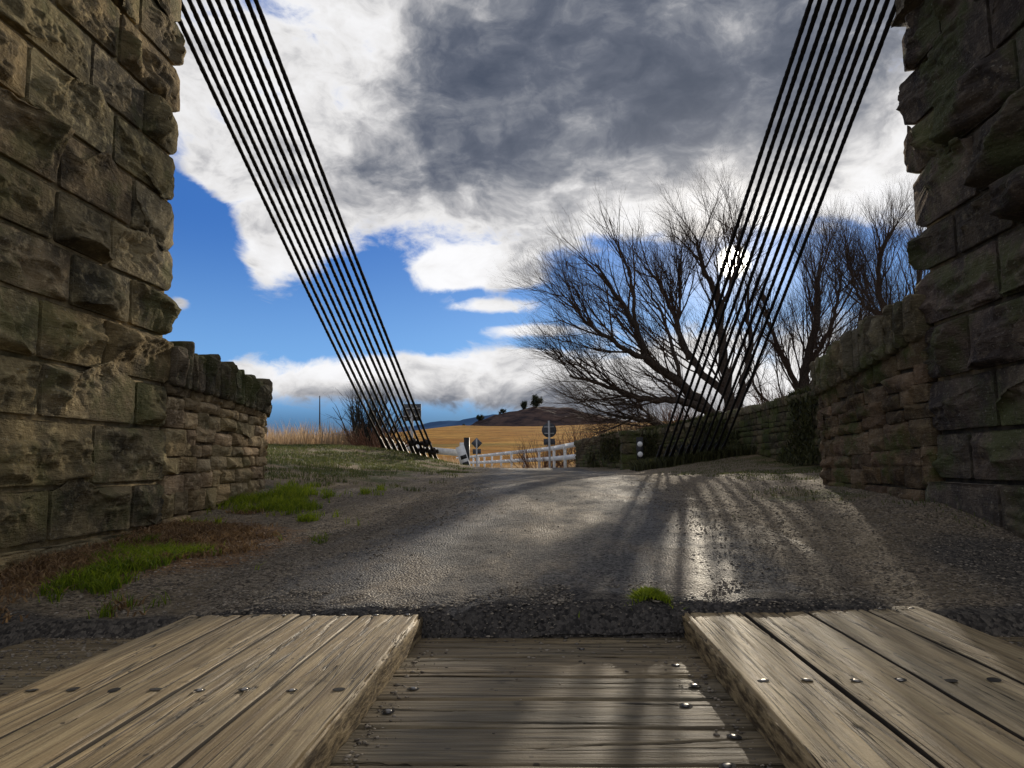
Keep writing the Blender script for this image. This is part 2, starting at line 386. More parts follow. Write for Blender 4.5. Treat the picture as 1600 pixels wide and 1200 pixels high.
# ------------------------------------------------------------------ sky, sun, camera
SUN_EL, SUN_AZ = R(14.6), R(14.5)        # azimuth measured from +Y towards +X
SUN = np.array([math.sin(SUN_AZ) * math.cos(SUN_EL), math.cos(SUN_AZ) * math.cos(SUN_EL), math.sin(SUN_EL)])
def build_world():
    w = bpy.data.worlds.new('World'); scene.world = w; w.use_nodes = True
    nt = NT(w.node_tree); bg = w.node_tree.nodes['Background']
    sky = nt.node('ShaderNodeTexSky', sky_type='NISHITA', sun_disc=False, sun_elevation=SUN_EL, sun_rotation=SUN_AZ,
                  air_density=1.0, dust_density=.4, ozone_density=2.5)
    d = nt.node('ShaderNodeTexCoord').outputs['Generated']
    s = nt.node('ShaderNodeSeparateXYZ'); nt.set(s.inputs[0], d); x, y, z = s.outputs
    az = nt.mul(nt.m('ARCTAN2', x, y), 57.2958); el = nt.mul(nt.m('ARCSINE', z), 57.2958)
    dot = nt.node('ShaderNodeVectorMath', operation='DOT_PRODUCT'); nt.set(dot.inputs[0], d); nt.set(dot.inputs[1], tuple(SUN))
    ang = nt.mul(nt.m('ARCCOSINE', nt.m('MINIMUM', dot.outputs['Value'], .9999999)), 57.2958)
    dz = nt.vmul(d, (1, 1, 1.7))
    warp = nt.node('ShaderNodeTexNoise'); nt.set(warp.inputs['Vector'], dz); warp.inputs['Scale'].default_value = 5; warp.inputs['Detail'].default_value = 4
    dw = nt.vadd(dz, nt.vmul(nt.vadd(warp.outputs['Color'], (-.5, -.5, -.5)), .16))
    n1 = nt.m('SUBTRACT', nt.noise(dw, 7.0, 9, .56), .5)
    n2 = nt.m('SUBTRACT', nt.noise(nt.vadd(dw, (3.1, 1.7, .4)), 22, 7, .62), .5)
    n3 = nt.m('SUBTRACT', nt.noise(nt.vadd(dw, (1.3, 7.1, 2.2)), 5.0, 6, .55), .5)
    def blob(a, e, sa, se, wt):
        u = nt.mul(nt.add(az, -a), 1 / sa); v = nt.mul(nt.add(el, -e), 1 / se)
        g = nt.m('EXPONENT', nt.mul(nt.add(nt.mul(u, u), nt.mul(v, v)), -1.0))
        return nt.mul(g, wt)
    D = nt.add(*[blob(*b) for b in [
        (3, 33, 26, 10.5, 1.9), (-29, 26, 8, 6, .9), (-19.5, 18.5, 4.5, 4.5, 1.0), (-11, 22, 8, 4.5, .8), (4, 21, 10, 4.0, 1.0),
        (16, 21, 11, 5, 1.1), (27, 20, 8, 5, .9), (-27, 15, 4.5, 5.5, -1.0), (-14, 12.5, 6, 2.8, -.5), (2, 13.6, 4, 1.7, -.5),
        (-8.6, 14.4, 2.4, 2.0, 1.25), (-4.5, 15.6, 4.5, 1.3, 1.05), (-3.0, 14.0, 4.4, .7, 1.05), (-4.0, 12.1, 4.8, .7, .95), (-1.0, 10.2, 5, .6, .95),
        (-1, 8.4, 4, .4, .5), (-25, 20.8, 1.6, 1.2, .55), (-27.5, 11.6, .9, .9, .8), (-23, 6.0, 8, 2.0, 1.05), (-13, 7.0, 6, 1.5, 1.0), (-6, 6.4, 6, 1.9, 1.0),
        (4, 6.0, 9, 2.2, 1.1), (14, 9, 12, 2.2, .45), (24, 10, 6, 2, .2), (14.5, 14.0, 10, 3.0, -.62), (20, 5, 14, 3, .9), (16, 2.5, 20, 2.4, .9), (-14, 2.0, 16, 1.5, -.7), (-21.5, 15.2, 2.4, 3.4, .9), (-26.8, 11.6, 1.0, .9, .5), (-26, 20.8, 1.3, 1.5, .5), (-24.2, 19.4, .9, .9, .4)]])
    # unseen broken cloud behind the camera and overhead, shaped for the fill light
    back = nt.ss(nt.m('ABSOLUTE', az), 38, 60)
    D = nt.add(D, nt.mul(back, nt.add(.75, nt.mul(n3, 1.2))), nt.ss(el, 38, 52, 0, 1.1))
    D2 = nt.add(D, nt.mul(n1, 1.7), nt.mul(n2, 1.15))
    mask = nt.ss(D2, .30, .86)
    # thickness: where the cloud turns grey
    K = nt.add(*[blob(*b) for b in [(6, 31.5, 18, 7.5, 1.25), (-8, 27, 8, 7, .35), (-13, 22, 6, 3, .25), (9, 24.2, 11, 3.0, .75), (22, 25, 9, 5, .8),
        (-21, 30, 7, 4, .25), (-28, 30, 5, 5, .2), (-16, 4.6, 16, 1.9, 1.0), (4, 3.9, 10, 1.7, .65), (-3, 24, 7, 3.5, .35)]])
    K = nt.add(K, nt.mul(back, .38), nt.ss(el, 40, 60, 0, .5), nt.mul(n1, 2.4), nt.mul(n2, 1.25), nt.mul(n3, 1.9))
    glow = nt.m('EXPONENT', nt.mul(ang, -1 / 5.5))
    wide = nt.m('EXPONENT', nt.mul(ang, -1 / 12.0))
    K = nt.m('SUBTRACT', K, nt.mul(glow, .5))
    cl = nt.node('ShaderNodeValToRGB'); nt.set(cl.inputs[0], nt.ss(K, -.55, 1.95))
    e = cl.color_ramp.elements
    stops = [(0.0, (9.6, 9.6, 9.8)), (.20, (7.9, 7.8, 7.8)), (.40, (4.5, 4.5, 4.7)), (.60, (2.0, 2.15, 2.55)), (.78, (.98, 1.16, 1.62)), (1.0, (.40, .58, 1.0))]
    while len(e) < len(stops): e.new(.5)
    for q, (p_, c) in zip(e, stops): q.position = p_; q.color = (*c, 1)
    blue = nt.mix(nt.ss(el, 3, 19), (2.3, 4.7, 7.9), (.42, 1.55, 4.7))
    blue = nt.mix(nt.ss(el, 2.4, 6.0), (.24, .66, 1.75), blue)
    skyc = nt.mix(1.0, sky.outputs[0], (.35, .75, 1.5), 'MULTIPLY')
    blue = nt.mix(.8, skyc, blue)
    c = nt.mix(mask, blue, cl.outputs[0])
    c = nt.mix(nt.mul(wide, .16), c, (10.5, 10.2, 9.6), 'ADD')
    c = nt.mix(nt.mul(nt.m('EXPONENT', nt.mul(ang, -1 / 2.1)), 1.0), c, (12, 10, 7), 'ADD')
    disc = nt.ss(ang, .55, 1.35, 1, 0)
    c = nt.mix(disc, c, (160, 150, 125), 'ADD')
    c = nt.mix(nt.ss(el, -3, -.5, 1, 0), c, (.5, .48, .45))
    nt.set(bg.inputs['Color'], c); bg.inputs['Strength'].default_value = .1
    w.cycles.sampling_method = 'MANUAL'; w.cycles.sample_map_resolution = 2048
build_world()
sun = bpy.data.lights.new('sun', 'SUN'); sun.energy = 5.0; sun.angle = R(.55); sun.color = (1.0, .88, .70)
so = bpy.data.objects.new('sun', sun); COL.objects.link(so)
so.rotation_euler = Vector(-SUN).to_track_quat('-Z', 'Y').to_euler(); so.location = Vector(SUN) * 60
cam = bpy.data.cameras.new('camera'); cam.sensor_width = 36; cam.lens = 36 * 1150 / 1600; cam.clip_end = 20000; cam.clip_start = .02
co = bpy.data.objects.new('camera', cam); COL.objects.link(co); scene.camera = co
co.matrix_world = Matrix.Translation((0, 0, .55)) @ Matrix.Rotation(math.atan(55 / 1150), 4, 'Z') @ Matrix.Rotation(math.pi / 2 + math.atan(122 / 1150), 4, 'X') @ Matrix.Rotation(-R(.8), 4, 'Z')
scene.view_settings.view_transform = 'Standard'; scene.view_settings.look = 'None'; scene.view_settings.exposure = 0
scene.render.film_transparent = False
scene.cycles.max_bounces = 6

# ------------------------------------------------------------------ terrain
CP = np.array([(0,2.8,0),(0,3.5,.05),(0,4.9,.15),(0,5.75,.2),(0,7,.26),(0,9,.30),(0,12,.33),(0,18,.31),(0,27,.28),(-2.5,40,.12),(-6,55,-.1),
 (-2.5,4.9,.14),(-2.5,3.4,.06),(-1.8,2.8,-.03),(-2.5,2.8,-.03),(-2.6,6.8,.34),(-1.07,5.75,.19),(-1.1,8,.28),(-5.2,14,.85),(-2.55,17,.6),(-3.74,17,.86),
 (-1.9,18,.32),(-3,10,.48),(-2,14,.40),(-5,9.5,.75),(-9,20,.95),(-6.8,18,.95),(-5,18,.95),(-9,30,.9),(-4.5,30,.3),(-8,9,.8),(-14,20,1),(-2.2,19.5,.3),(-3.5,22,.5),
 (2.4,4.9,.25),(2.45,6.8,.30),(2.4,3.9,.12),(1.5,2.8,-.02),(2.5,2.8,-.08),(3.5,9,.34),(4.5,14,.42),(2.2,14,.27),(2.5,17,.36),(3.9,17,.6),(4.4,18,.6),(3.2,20.2,.45),
 (2.3,21,.27),(1,27,.3),(8,20,.9),(6,25,.9),(9.4,28,1.3),(14,30,2.0),(2,34,-.2),(1.2,9,.31),(1.5,6,.24),(1.4,18,.27),(10,8,.6),(20,20,1.),(-20,8,.8),(20,60,-.8),(-20,60,0),(0,70,-1),(30,40,.5)], float)
def _phi(r): return np.sqrt(r * r + .8)
_A = _phi(np.linalg.norm(CP[:, None, :2] - CP[None, :, :2], axis=2))
_A = np.block([[_A, np.ones((len(CP), 1))], [np.ones((1, len(CP))), np.zeros((1, 1))]])
_W = np.linalg.solve(_A, np.append(CP[:, 2], 0))
def gz(x, y, rough=True):
    x = np.atleast_1d(np.asarray(x, float)); y = np.atleast_1d(np.asarray(y, float)); o = np.zeros(len(x))
    for i in range(0, len(x), 20000):
        r = np.hypot(x[i:i+20000, None] - CP[None, :, 0], y[i:i+20000, None] - CP[None, :, 1])
        o[i:i+20000] = _phi(r) @ _W[:-1] + _W[-1]
    far = np.maximum(smooth(45, 75, y), smooth(26, 45, np.abs(x)))
    o = o * (1 - far) + far * np.where(y > 30, -2.0, .6)
    drop = smooth(2.80, 2.66, y)
    o = o * (1 - drop) + drop * -.16
    o = np.where(y < 2.6, -.16 - smooth(2.6, 0, y) * 5, o)
    if rough:
        P = np.stack([x, y, np.zeros_like(x)], 1)
        k = .4 + .6 * smooth(1.0, 2.2, np.abs(x)); o = o + fbm(P * 1.7, 3, 5) * .03 * k + fbm(P * 9, 3, 9) * .011
    return o
def seg(*parts): return np.unique(np.concatenate(parts))
gx = seg(np.arange(-6, 6, .06), np.arange(-16, 16, .3), np.linspace(-60, 60, 60), np.linspace(-3000, 3000, 40))
gy = seg(np.arange(2.5, 9, .06), np.arange(9, 20, .15), np.arange(20, 40, .5), np.linspace(40, 120, 30), np.linspace(120, 4000, 12), np.linspace(-60, 2.5, 10))
X, Y = np.meshgrid(gx, gy); xs, ys = X.ravel(), Y.ravel()
Z = gz(xs, ys); nx, ny = len(gx), len(gy)
i = np.arange((ny - 1) * nx).reshape(ny - 1, nx)[:, :-1].ravel()
GF = np.stack([i, i + 1, i + nx + 1, i + nx], 1)
nz_ = fbm(np.stack([xs, ys, 0 * xs], 1) * 1.3, 4, 3)
def zones(x, y, n):
    grass = np.maximum(smooth(-1.2, -2.6, x + .8 * n - .02 * (y - 8)) * smooth(6.2, 7.4, y), smooth(3.4, 5, x) * smooth(6, 8, y))
    grass = np.maximum(grass, smooth(20, 26, y) * smooth(1.5, 3, np.abs(x + .2 * (y - 20))))
    grass = np.maximum(grass, .75 * np.exp(-((x - 2.0) / .5) ** 2 - ((y - 5.9) / .9) ** 2))
    lit = np.exp(-((x + 2.2) / .75) ** 2 - ((y - 4.2) / 1.1) ** 2) * 1.1
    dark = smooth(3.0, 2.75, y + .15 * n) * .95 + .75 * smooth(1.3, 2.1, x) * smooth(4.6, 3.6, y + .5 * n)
    return grass, lit, dark
g_, l_, d_ = zones(xs, ys, nz_)
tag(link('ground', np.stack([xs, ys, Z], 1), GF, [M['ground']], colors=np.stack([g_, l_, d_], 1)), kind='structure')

# road: a strip bending left behind the mound
RY = np.array([2.70, 3.5, 4.5, 5.75, 8, 12, 18, 22, 27, 33, 40, 50, 62]); 
RL = np.array([-1.45, -1.55, -1.3, -1.1, -1.15, -1.4, -1.85, -2.1, -2.6, -3.8, -6.4, -11.5, -20])
RRt = np.array([1.35, 1.4, 1.3, 1.25, 1.35, 1.6, 1.95, 1.75, .95, -.1, -2.2, -5.2, -9])
ry = seg(np.arange(2.72, 9, .05), np.arange(9, 22, .12), np.arange(22, 62, .5)); nu = 61
rl = np.interp(ry, RY, RL) + .10 * fbm(np.stack([ry * 2.2, 0 * ry, 0 * ry], 1), 4, 1); rr = np.interp(ry, RY, RRt) + .12 * fbm(np.stack([ry * 2, 0 * ry + 9, 0 * ry], 1), 4, 2)
U = np.linspace(0, 1, nu)[None]; X = rl[:, None] * (1 - U) + rr[:, None] * U; Y = np.repeat(ry[:, None], nu, 1)
xs, ys = X.ravel(), Y.ravel(); edge = np.minimum(U, 1 - U).repeat(len(ry), 0).ravel()
zr = gz(xs, ys) + .012 - .02 * (1 - smooth(0, .06, edge)) + .012 * smooth(.0, .3, edge)
zr += np.where(ry < 3.2, 1, 0).repeat(nu) * fbm(np.stack([xs, ys, 0 * xs], 1) * 7, 3, 30) * .02
ei = 1 - smooth(.02, .24, edge)
wet = np.exp(-((U - .27) / .09) ** 2).repeat(len(ry), 0).ravel() + .8 * np.exp(-((U - .72) / .1) ** 2).repeat(len(ry), 0).ravel()
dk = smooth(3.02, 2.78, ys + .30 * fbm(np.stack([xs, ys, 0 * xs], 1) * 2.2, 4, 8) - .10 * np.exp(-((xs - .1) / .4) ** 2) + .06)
i = np.arange((len(ry) - 1) * nu).reshape(-1, nu)[:, :-1].ravel()
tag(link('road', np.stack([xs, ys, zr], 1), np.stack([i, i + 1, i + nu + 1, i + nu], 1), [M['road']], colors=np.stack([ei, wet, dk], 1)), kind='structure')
def surf(x, y):
    z = gz(x, y); lx = np.interp(y, ry, rl); rx = np.interp(y, ry, rr)
    return z + np.where((x > lx) & (x < rx), .022, 0)

def hill(name, ridge, y0, y1, z0, m, seed, amp, label=None):
    rx_ = np.array([r[0] for r in ridge]); rz = np.array([r[1] for r in ridge])
    hx = np.linspace(rx_[0], rx_[-1], 140); t = np.linspace(0, 1.15, 50)
    X = np.repeat(hx[None], len(t), 0); T = np.repeat(t[:, None], len(hx), 1)
    zt = np.interp(hx, rx_, rz)[None]
    Z = z0 + (zt - z0) * np.where(T < 1, T * (1.6 - .6 * T), 1 - (T - 1) * 3)
    Yv = y0 + (y1 - y0) * T
    P = np.stack([X.ravel(), Yv.ravel(), Z.ravel()], 1)
    P[:, 2] += amp * fbm(P / (abs(y1 - y0) * .12), 4, seed) * np.clip(T.ravel(), 0, 1)
    n = len(hx); i = np.arange((len(t) - 1) * n).reshape(-1, n)[:, :-1].ravel()
    return tag(link(name, P, np.stack([i, i + 1, i + n + 1, i + n], 1), [m]), kind='structure')
hill('grassland_hill', [(-160, 7), (-80, 9.0), (-56, 10.4), (-38, 11.6), (-26, 13.0), (-18, 12.6), (0, 12.4), (20, 13), (60, 14), (110, 14), (200, 12)], 62, 255, -2.2, M['field'], 4, .5)
hill('scrub_hill', [(-60, 3), (-40, 11), (-29, 16.6), (-17, 20.4), (-5, 22.8), (6, 22), (30, 17), (60, 12), (120, 10), (210, 8)], 258, 300, 6, M['scrub'], 6, 2.2)
hill('mountain', [(-2600, 60), (-1500, 100), (-900, 140), (-600, 160), (-380, 185), (-260, 205), (-60, 200), (200, 150), (900, 110), (1800, 90), (2800, 60)], 2200, 3200, -5, M['mountain'], 8, 25)

# ------------------------------------------------------------------ masonry
def stone_block(mb, O, Uv, N, L, H, Db, bulge, color, seed, res=.016, r=.02, strata=.014, sideL=0, sideR=0, cuts=6, mi=0, lay=(4, 4, 26)):
    """one rock-faced stone; local a along U, b along the outward normal N (front at b=0), c up"""
    rg = np.random.default_rng(seed)
    na, nb, nc = max(3, int(L / res)), max(2, int(Db / res / 1.5)), max(3, int(H / res))
    A = np.linspace(-.5, .5, na + 1) * L; B = np.linspace(-1, 0, nb + 1) * Db; C = np.linspace(-.5, .5, nc + 1) * H
    def face(u, v):
        n1, n2 = len(u), len(v); i = (np.arange(n1 - 1)[:, None] * n2 + np.arange(n2 - 1)[None]).ravel()
        return np.stack([i, i + n2, i + n2 + 1, i + 1], 1)
    parts = []; 
    def put(Aa, Bb, Cc, F): parts.append((np.stack([Aa.ravel(), Bb.ravel(), Cc.ravel()], 1), F))
    a, c = np.meshgrid(A, C, indexing='ij'); put(a, 0 * a, c, face(A, C))
    b, c = np.meshgrid(B, C, indexing='ij'); put(0 * b - L / 2, b, c, face(B, C)[:, ::-1]); put(0 * b + L / 2, b, c, face(B, C))
    a, b = np.meshgrid(A, B, indexing='ij'); put(a, b, 0 * a + H / 2, face(A, B)[:, ::-1]); put(a, b, 0 * a - H / 2, face(A, B))
    P = np.concatenate([p for p, f in parts]); F = []; n = 0
    for p, f in parts: F.append(f + n); n += len(p)
    F = np.concatenate(F)
    half = np.array([L / 2, Db / 2, H / 2]); ctr = np.array([0, -Db / 2, 0])
    q = P - ctr; lim = np.maximum(half - r, 1e-3)
    k = np.clip(q, -lim, lim); d = q - k; dn = np.linalg.norm(d, axis=1); nn = d / (dn[:, None] + 1e-9)
    P = ctr + k + nn * np.minimum(r, dn)[:, None]
    # pillow
    ea = np.minimum(P[:, 0] + L / 2, L / 2 - P[:, 0]); ec = np.minimum(P[:, 2] + H / 2, H / 2 - P[:, 2])
    eL = np.where(sideL > 0, P[:, 0] * 0 + 1, P[:, 0] + L / 2); eR = np.where(sideR > 0, P[:, 0] * 0 + 1, L / 2 - P[:, 0])
    e = smooth(0, min(.055, H * .28), np.minimum(np.minimum(eL, eR), ec)) * smooth(-.05, 0, P[:, 1])
    P[:, 1] += bulge * e
    for sgn, sd in ((-1, sideL), (1, sideR)):
        if sd > 0:
            es = smooth(0, .05, ec) * smooth(.05, 0, L / 2 - sgn * P[:, 0]) * (1 - 0 * e)
            P[:, 0] += sgn * sd * es
    # broken facets
    for _ in range(cuts):
        t = np.array([rg.normal(0, .45), 1.0, rg.normal(0, .6)]); t /= np.linalg.norm(t)
        pt = np.array([rg.uniform(-.5, .5) * L, bulge * rg.uniform(.55, 1.05), rg.uniform(-.5, .5) * H])
        dd = (P - pt) @ t; m_ = np.clip(dd, 0, None) * (e > 0) * np.minimum(1, e * 1.6)
        P -= m_[:, None] * t
    P[:, 1] = np.where(e > 0, np.maximum(P[:, 1], .004 + .02 * e), P[:, 1])
    W0 = rg.uniform(0, 50, 3)
    S = P * np.array(lay) + W0
    tilt = rg.normal(0, .25); S[:, 2] += tilt * P[:, 0] * lay[2] * .3
    st = fbm(S, 3, 3); st2 = fbm(P * np.array([6, 8, 11]) + W0, 4, 7); st3 = .5 - np.abs(fbm(P * np.array([22, 30, 34]) + W0, 3, 9)) * 2.2
    amt = (.25 + .75 * e)
    off = np.stack([0 * st, (st * strata * 1.7 + st2 * strata * 3.6 * e + st3 * strata * .5) * amt, st2 * .006], 1)
    off[:, 0] += (st + st3) * strata * .6 * np.maximum((sideL > 0) * smooth(.06, 0, P[:, 0] + L / 2) * -1, 0)
    if sideL > 0: off[:, 0] -= np.abs(st2 + .4 * st) * strata * 1.1 * smooth(.1, 0, P[:, 0] + L / 2)
    if sideR > 0: off[:, 0] += np.abs(st2 + .4 * st) * strata * 1.1 * smooth(.1, 0, L / 2 - P[:, 0])
    P = P + off
    Zv = np.array([0, 0, 1.0]); Uv = np.asarray(Uv, float); N = np.asarray(N, float)
    P[:, 1] = np.where(P[:, 1] > -.03, np.maximum(P[:, 1], -.012), P[:, 1])
    V = np.asarray(O) + P[:, :1] * Uv + P[:, 1:2] * N + P[:, 2:3] * Zv
    if np.dot(np.cross(Uv, N), Zv) < 0: F = F[:, ::-1]
    mb.add(V, F, color, mi)

def stone_tint(rg, spread=.28):
    v = rg.uniform(1 - spread, 1 + spread); return (v * rg.uniform(.95, 1.06), v, v * rg.uniform(.88, 1.05))

def tower(name, label, side, xf, courses, mat, mortar, bulge, seed, outw=1.75):
    """side -1: left of the road, +1: right; xf = x of the mortar plane facing the road"""
    rg = np.random.default_rng(seed); mb = MB(); y0, y1 = 2.0, 4.9
    N = np.array([-side, 0, 0]); z0, z1 = courses[0], courses[-1]
    box(mb, ((xf + side * (outw / 2 + .016)), (y0 + y1) / 2, (z0 + z1) / 2 - .2), (outw / 2, (y1 - y0) / 2 - .02, (z1 - z0) / 2 + .2), mi=1, color=(1, 1, 1))
    for ci in range(len(courses) - 1):
        za, zb = courses[ci], courses[ci + 1]; H = zb - za - .026; zc = (za + zb) / 2
        ext = 0.0; bl = bulge; cu = 6
        if ci in (0,): ext = .05; bl = bulge * .45
        if side > 0 and ci == 1: bl, cu = .03, 2
        qd = [.34, .62][ci % 2]                    # depth of the quoin along the far face
        y = y1 + .012 + ext; first = True
        while y > y0 + .05:
            L = rg.uniform(.42, .95) if not first else [.75, .42][ci % 2] * rg.uniform(.85, 1.2)
            if y - L < y0 + .3: L = y - y0 + .012
            yc = y - L / 2
            near = yc - L / 2 <= y0 + .05
            stone_block(mb, (xf - side * ext, yc, zc), (0, -1, 0), N, L - .03, H, qd if first else (.4 if near else .14), bl * rg.uniform(.4, 1.4),
                        stone_tint(rg), rg.integers(1e9), res=.0135 if zc < 4.6 else .03, sideL=(bl * rg.uniform(.15, .7 if side < 0 else 1.1) if first else 0), sideR=(bl * .7 if near else 0), cuts=cu, strata=.0155)
            y -= L; first = False
        for (yy, nrm) in ((y1, 1), (y0, -1)):       # the far and near faces beyond the quoins
            x = xf + side * ((qd if nrm > 0 else .4) + .0)
            while abs(x - xf) < outw - .05:
                L = rg.uniform(.4, .85); L = min(L, outw - abs(x - xf) + .02)
                stone_block(mb, (x + side * L / 2, yy + nrm * (.012 + ext), zc), (side, 0, 0), (0, nrm, 0), L - .02, H, .12, bulge * rg.uniform(.5, 1.1), stone_tint(rg), rg.integers(1e9), res=.04, cuts=4)
                x += side * L
    o = mb.build(name, [mat, mortar]); return tag(o, label, 'tower')

cl_ = [-.12, .16, .45, .81, 1.11, 1.44, 1.75, 2.06, 2.40, 2.73, 3.05, 3.40, 3.74, 4.06, 4.40, 4.75, 5.1, 5.45, 5.8, 6.1]
cr_ = [-.15, .40, .70, 1.04, 1.40, 1.76, 2.05, 2.44, 2.78, 3.15, 3.5, 3.86, 4.2, 4.6, 4.95, 5.3, 5.65, 6.0, 6.35]
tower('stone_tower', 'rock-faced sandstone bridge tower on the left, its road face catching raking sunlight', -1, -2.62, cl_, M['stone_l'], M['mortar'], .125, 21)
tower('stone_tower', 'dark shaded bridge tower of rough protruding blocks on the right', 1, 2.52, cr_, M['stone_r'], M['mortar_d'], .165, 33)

def path_fn(pts):
    P = np.array(pts, float); s = np.concatenate([[0], np.cumsum(np.linalg.norm(np.diff(P, axis=0), axis=1))])
    def at(t):
        p = np.array([np.interp(t, s, P[:, k]) for k in range(2)])
        q = np.array([np.interp(t + .06, s, P[:, k]) for k in range(2)]) - np.array([np.interp(t - .06, s, P[:, k]) for k in range(2)])
        return p, q / np.linalg.norm(q)
    return at, s[-1]
def rubble(mb, at, S, nside, zb, zt, ch, lens, bulge, rg, res, mort=1, thick=.38, spread=.3, far_side=True):
    """courses of rubble along a path; nside +1: face on the left of travel"""
    ss = np.linspace(0, S, max(8, int(S / .12)))
    for side in ((1, -1) if far_side else (1,)):
        s0 = 0
        zz = 0.0; ref = float(np.max(zt(ss) - zb(ss))); fr = [0.0]
        while fr[-1] < 1: fr.append(fr[-1] + rg.uniform(*ch) / ref)
        fr = np.array(fr) / fr[-1]
        rs = res if side > 0 else .05
        for k in range(len(fr) - 1):
            s = rg.uniform(-.1, 0) if k % 2 else 0.0
            while s < S - .03:
                L = min(rg.uniform(*lens), S - s + .01); sc = s + L / 2
                if L > .05:
                    p, t = at(max(sc, .02)); n = np.array([-t[1], t[0]]) * nside * side
                    b0, t0 = float(zb(np.array([sc]))[0]), float(zt(np.array([sc]))[0])
                    za, zc2 = b0 + (t0 - b0) * fr[k], b0 + (t0 - b0) * fr[k + 1]
                    off = 0 if side > 0 else thick
                    o = (p[0] + n[0] * off, p[1] + n[1] * off, (za + zc2) / 2 + rg.normal(0, .008))
                    stone_block(mb, o, (t[0], t[1], 0), (n[0], n[1], 0), L - rg.uniform(.004, .014), (zc2 - za) * rg.uniform(.92, 1.04), .1, bulge * rg.uniform(.4, 1.5), stone_tint(rg, spread), rg.integers(1e9), res=rs, r=.016, strata=.010, cuts=3 if side > 0 else 1, lay=(7, 7, 22))
                s += L
    pts = [at(max(.02, q)) for q in ss]; V = []
    for (p, t), q in zip(pts, ss):
        n = np.array([-t[1], t[0]]) * nside
        for o_ in (-.022, -thick + .022):
            for z in (float(zb(np.array([q]))[0]) - .3, float(zt(np.array([q]))[0]) - .02): V.append((p[0] + n[0] * o_, p[1] + n[1] * o_, z))
    F = []
    for k in range(len(ss) - 1):
        a = k * 4; b = a + 4; F += [(a, b, b + 1, a + 1), (a + 2, a + 3, b + 3, b + 2), (a + 1, b + 1, b + 3, a + 3)]
    e = (len(ss) - 1) * 4; F += [(e, e + 2, e + 3, e + 1), (0, 1, 3, 2)]
    mb.add(V, F, (1, 1, 1), mort)
def coping(mb, at, S, nside, zt, h, depth, step, rg, res):
    s = 0.0
    while s < S - .02:
        L = min(rg.uniform(*step), S - s + .02); p, t = at(max(s + L / 2, .02)); n = np.array([-t[1], t[0]]) * nside
        hh = h * rg.uniform(.82, 1.12); z = float(zt(np.array([s + L / 2]))[0]) + hh / 2 - .03
        lean = rg.normal(0, .05)
        c0 = len(mb.v)
        stone_block(mb, (p[0] + n[0] * .05, p[1] + n[1] * .05, z), (t[0], t[1], 0), (n[0], n[1], 0), L * rg.uniform(.86, 1.02), hh, depth, .045 * rg.uniform(.3, 1.4), stone_tint(rg, .25), rg.integers(1e9), res=res, r=.045, strata=.022, cuts=3, lay=(16, 5, 5))
        V = mb.v[-1]; V[:, :2] += (V[:, 2:3] - z + hh / 2) * lean * t[None]
        s += L
rg = np.random.default_rng(5)
# left wing wall: straight, then curls away to the left
arc = [(-3.6 + .98 * math.cos(a), 6.5 + .98 * math.sin(a)) for a in np.linspace(0, math.pi / 2, 10)]
at_l, S_l = path_fn([(-2.62, 4.93), (-2.62, 5.6)] + arc + [(-4.6, 7.48), (-5.6, 7.44)])
wl = thing('wing_wall', 'sunlit rubble wing wall curving away from the left tower, topped with upright stones', 'wall', loc=(-2.9, 6, .1))
def place_child(o, p): o.parent = p; o.matrix_parent_inverse = Matrix.Translation(-p.location)
zb_l = lambda s: np.interp(s, [0, 1.9, 3.1, 5], [.02, .18, .4, .6]); zt_l = lambda s: np.interp(s, [0, 1.0, 1.8, 2.6, 5], [1.14, 1.10, 1.05, 1.02, 1.0])
mb = MB(); rubble(mb, at_l, S_l, -1, zb_l, zt_l, (.09, .19), (.13, .40), .030, rg, .0135)
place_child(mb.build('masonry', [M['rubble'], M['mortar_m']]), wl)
mb = MB(); coping(mb, at_l, S_l, -1, zt_l, .32, .5, (.08, .17), rg, .018)
place_child(mb.build('coping', [M['coping'], M['mortar']]), wl)
# right wing wall with a square end
at_r, S_r = path_fn([(2.50, 4.93), (2.46, 6.78)])
wr = thing('wing_wall', 'mossy rubble wing wall joined to the right tower, its far end lit by the sun', 'wall', loc=(2.7, 6, .1))
zb_r = lambda s: np.interp(s, [0, 1.9], [.05, .12]); zt_r = lambda s: np.interp(s, [0, .6, 1.9], [1.36, 1.28, 1.12])
mb = MB(); rubble(mb, at_r, S_r, 1, zb_r, zt_r, (.10, .22), (.16, .42), .035, rg, .016, thick=.5)
k = 0; z = .1
while z < 1.1:                                    # quoins of the square end
    h = rg.uniform(.12, .2); L = .52
    stone_block(mb, (2.46 + .26, 6.78, z + h / 2), (1, 0, 0), (0, 1, 0), L, h - .012, .12, .03, stone_tint(rg), rg.integers(1e9), res=.02, sideL=.02); z += h
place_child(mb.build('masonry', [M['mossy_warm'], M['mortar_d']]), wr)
mb = MB(); coping(mb, at_r, S_r, 1, zt_r, .36, .6, (.09, .17), rg, .02)
place_child(mb.build('coping', [M['coping'], M['mortar_d']]), wr)
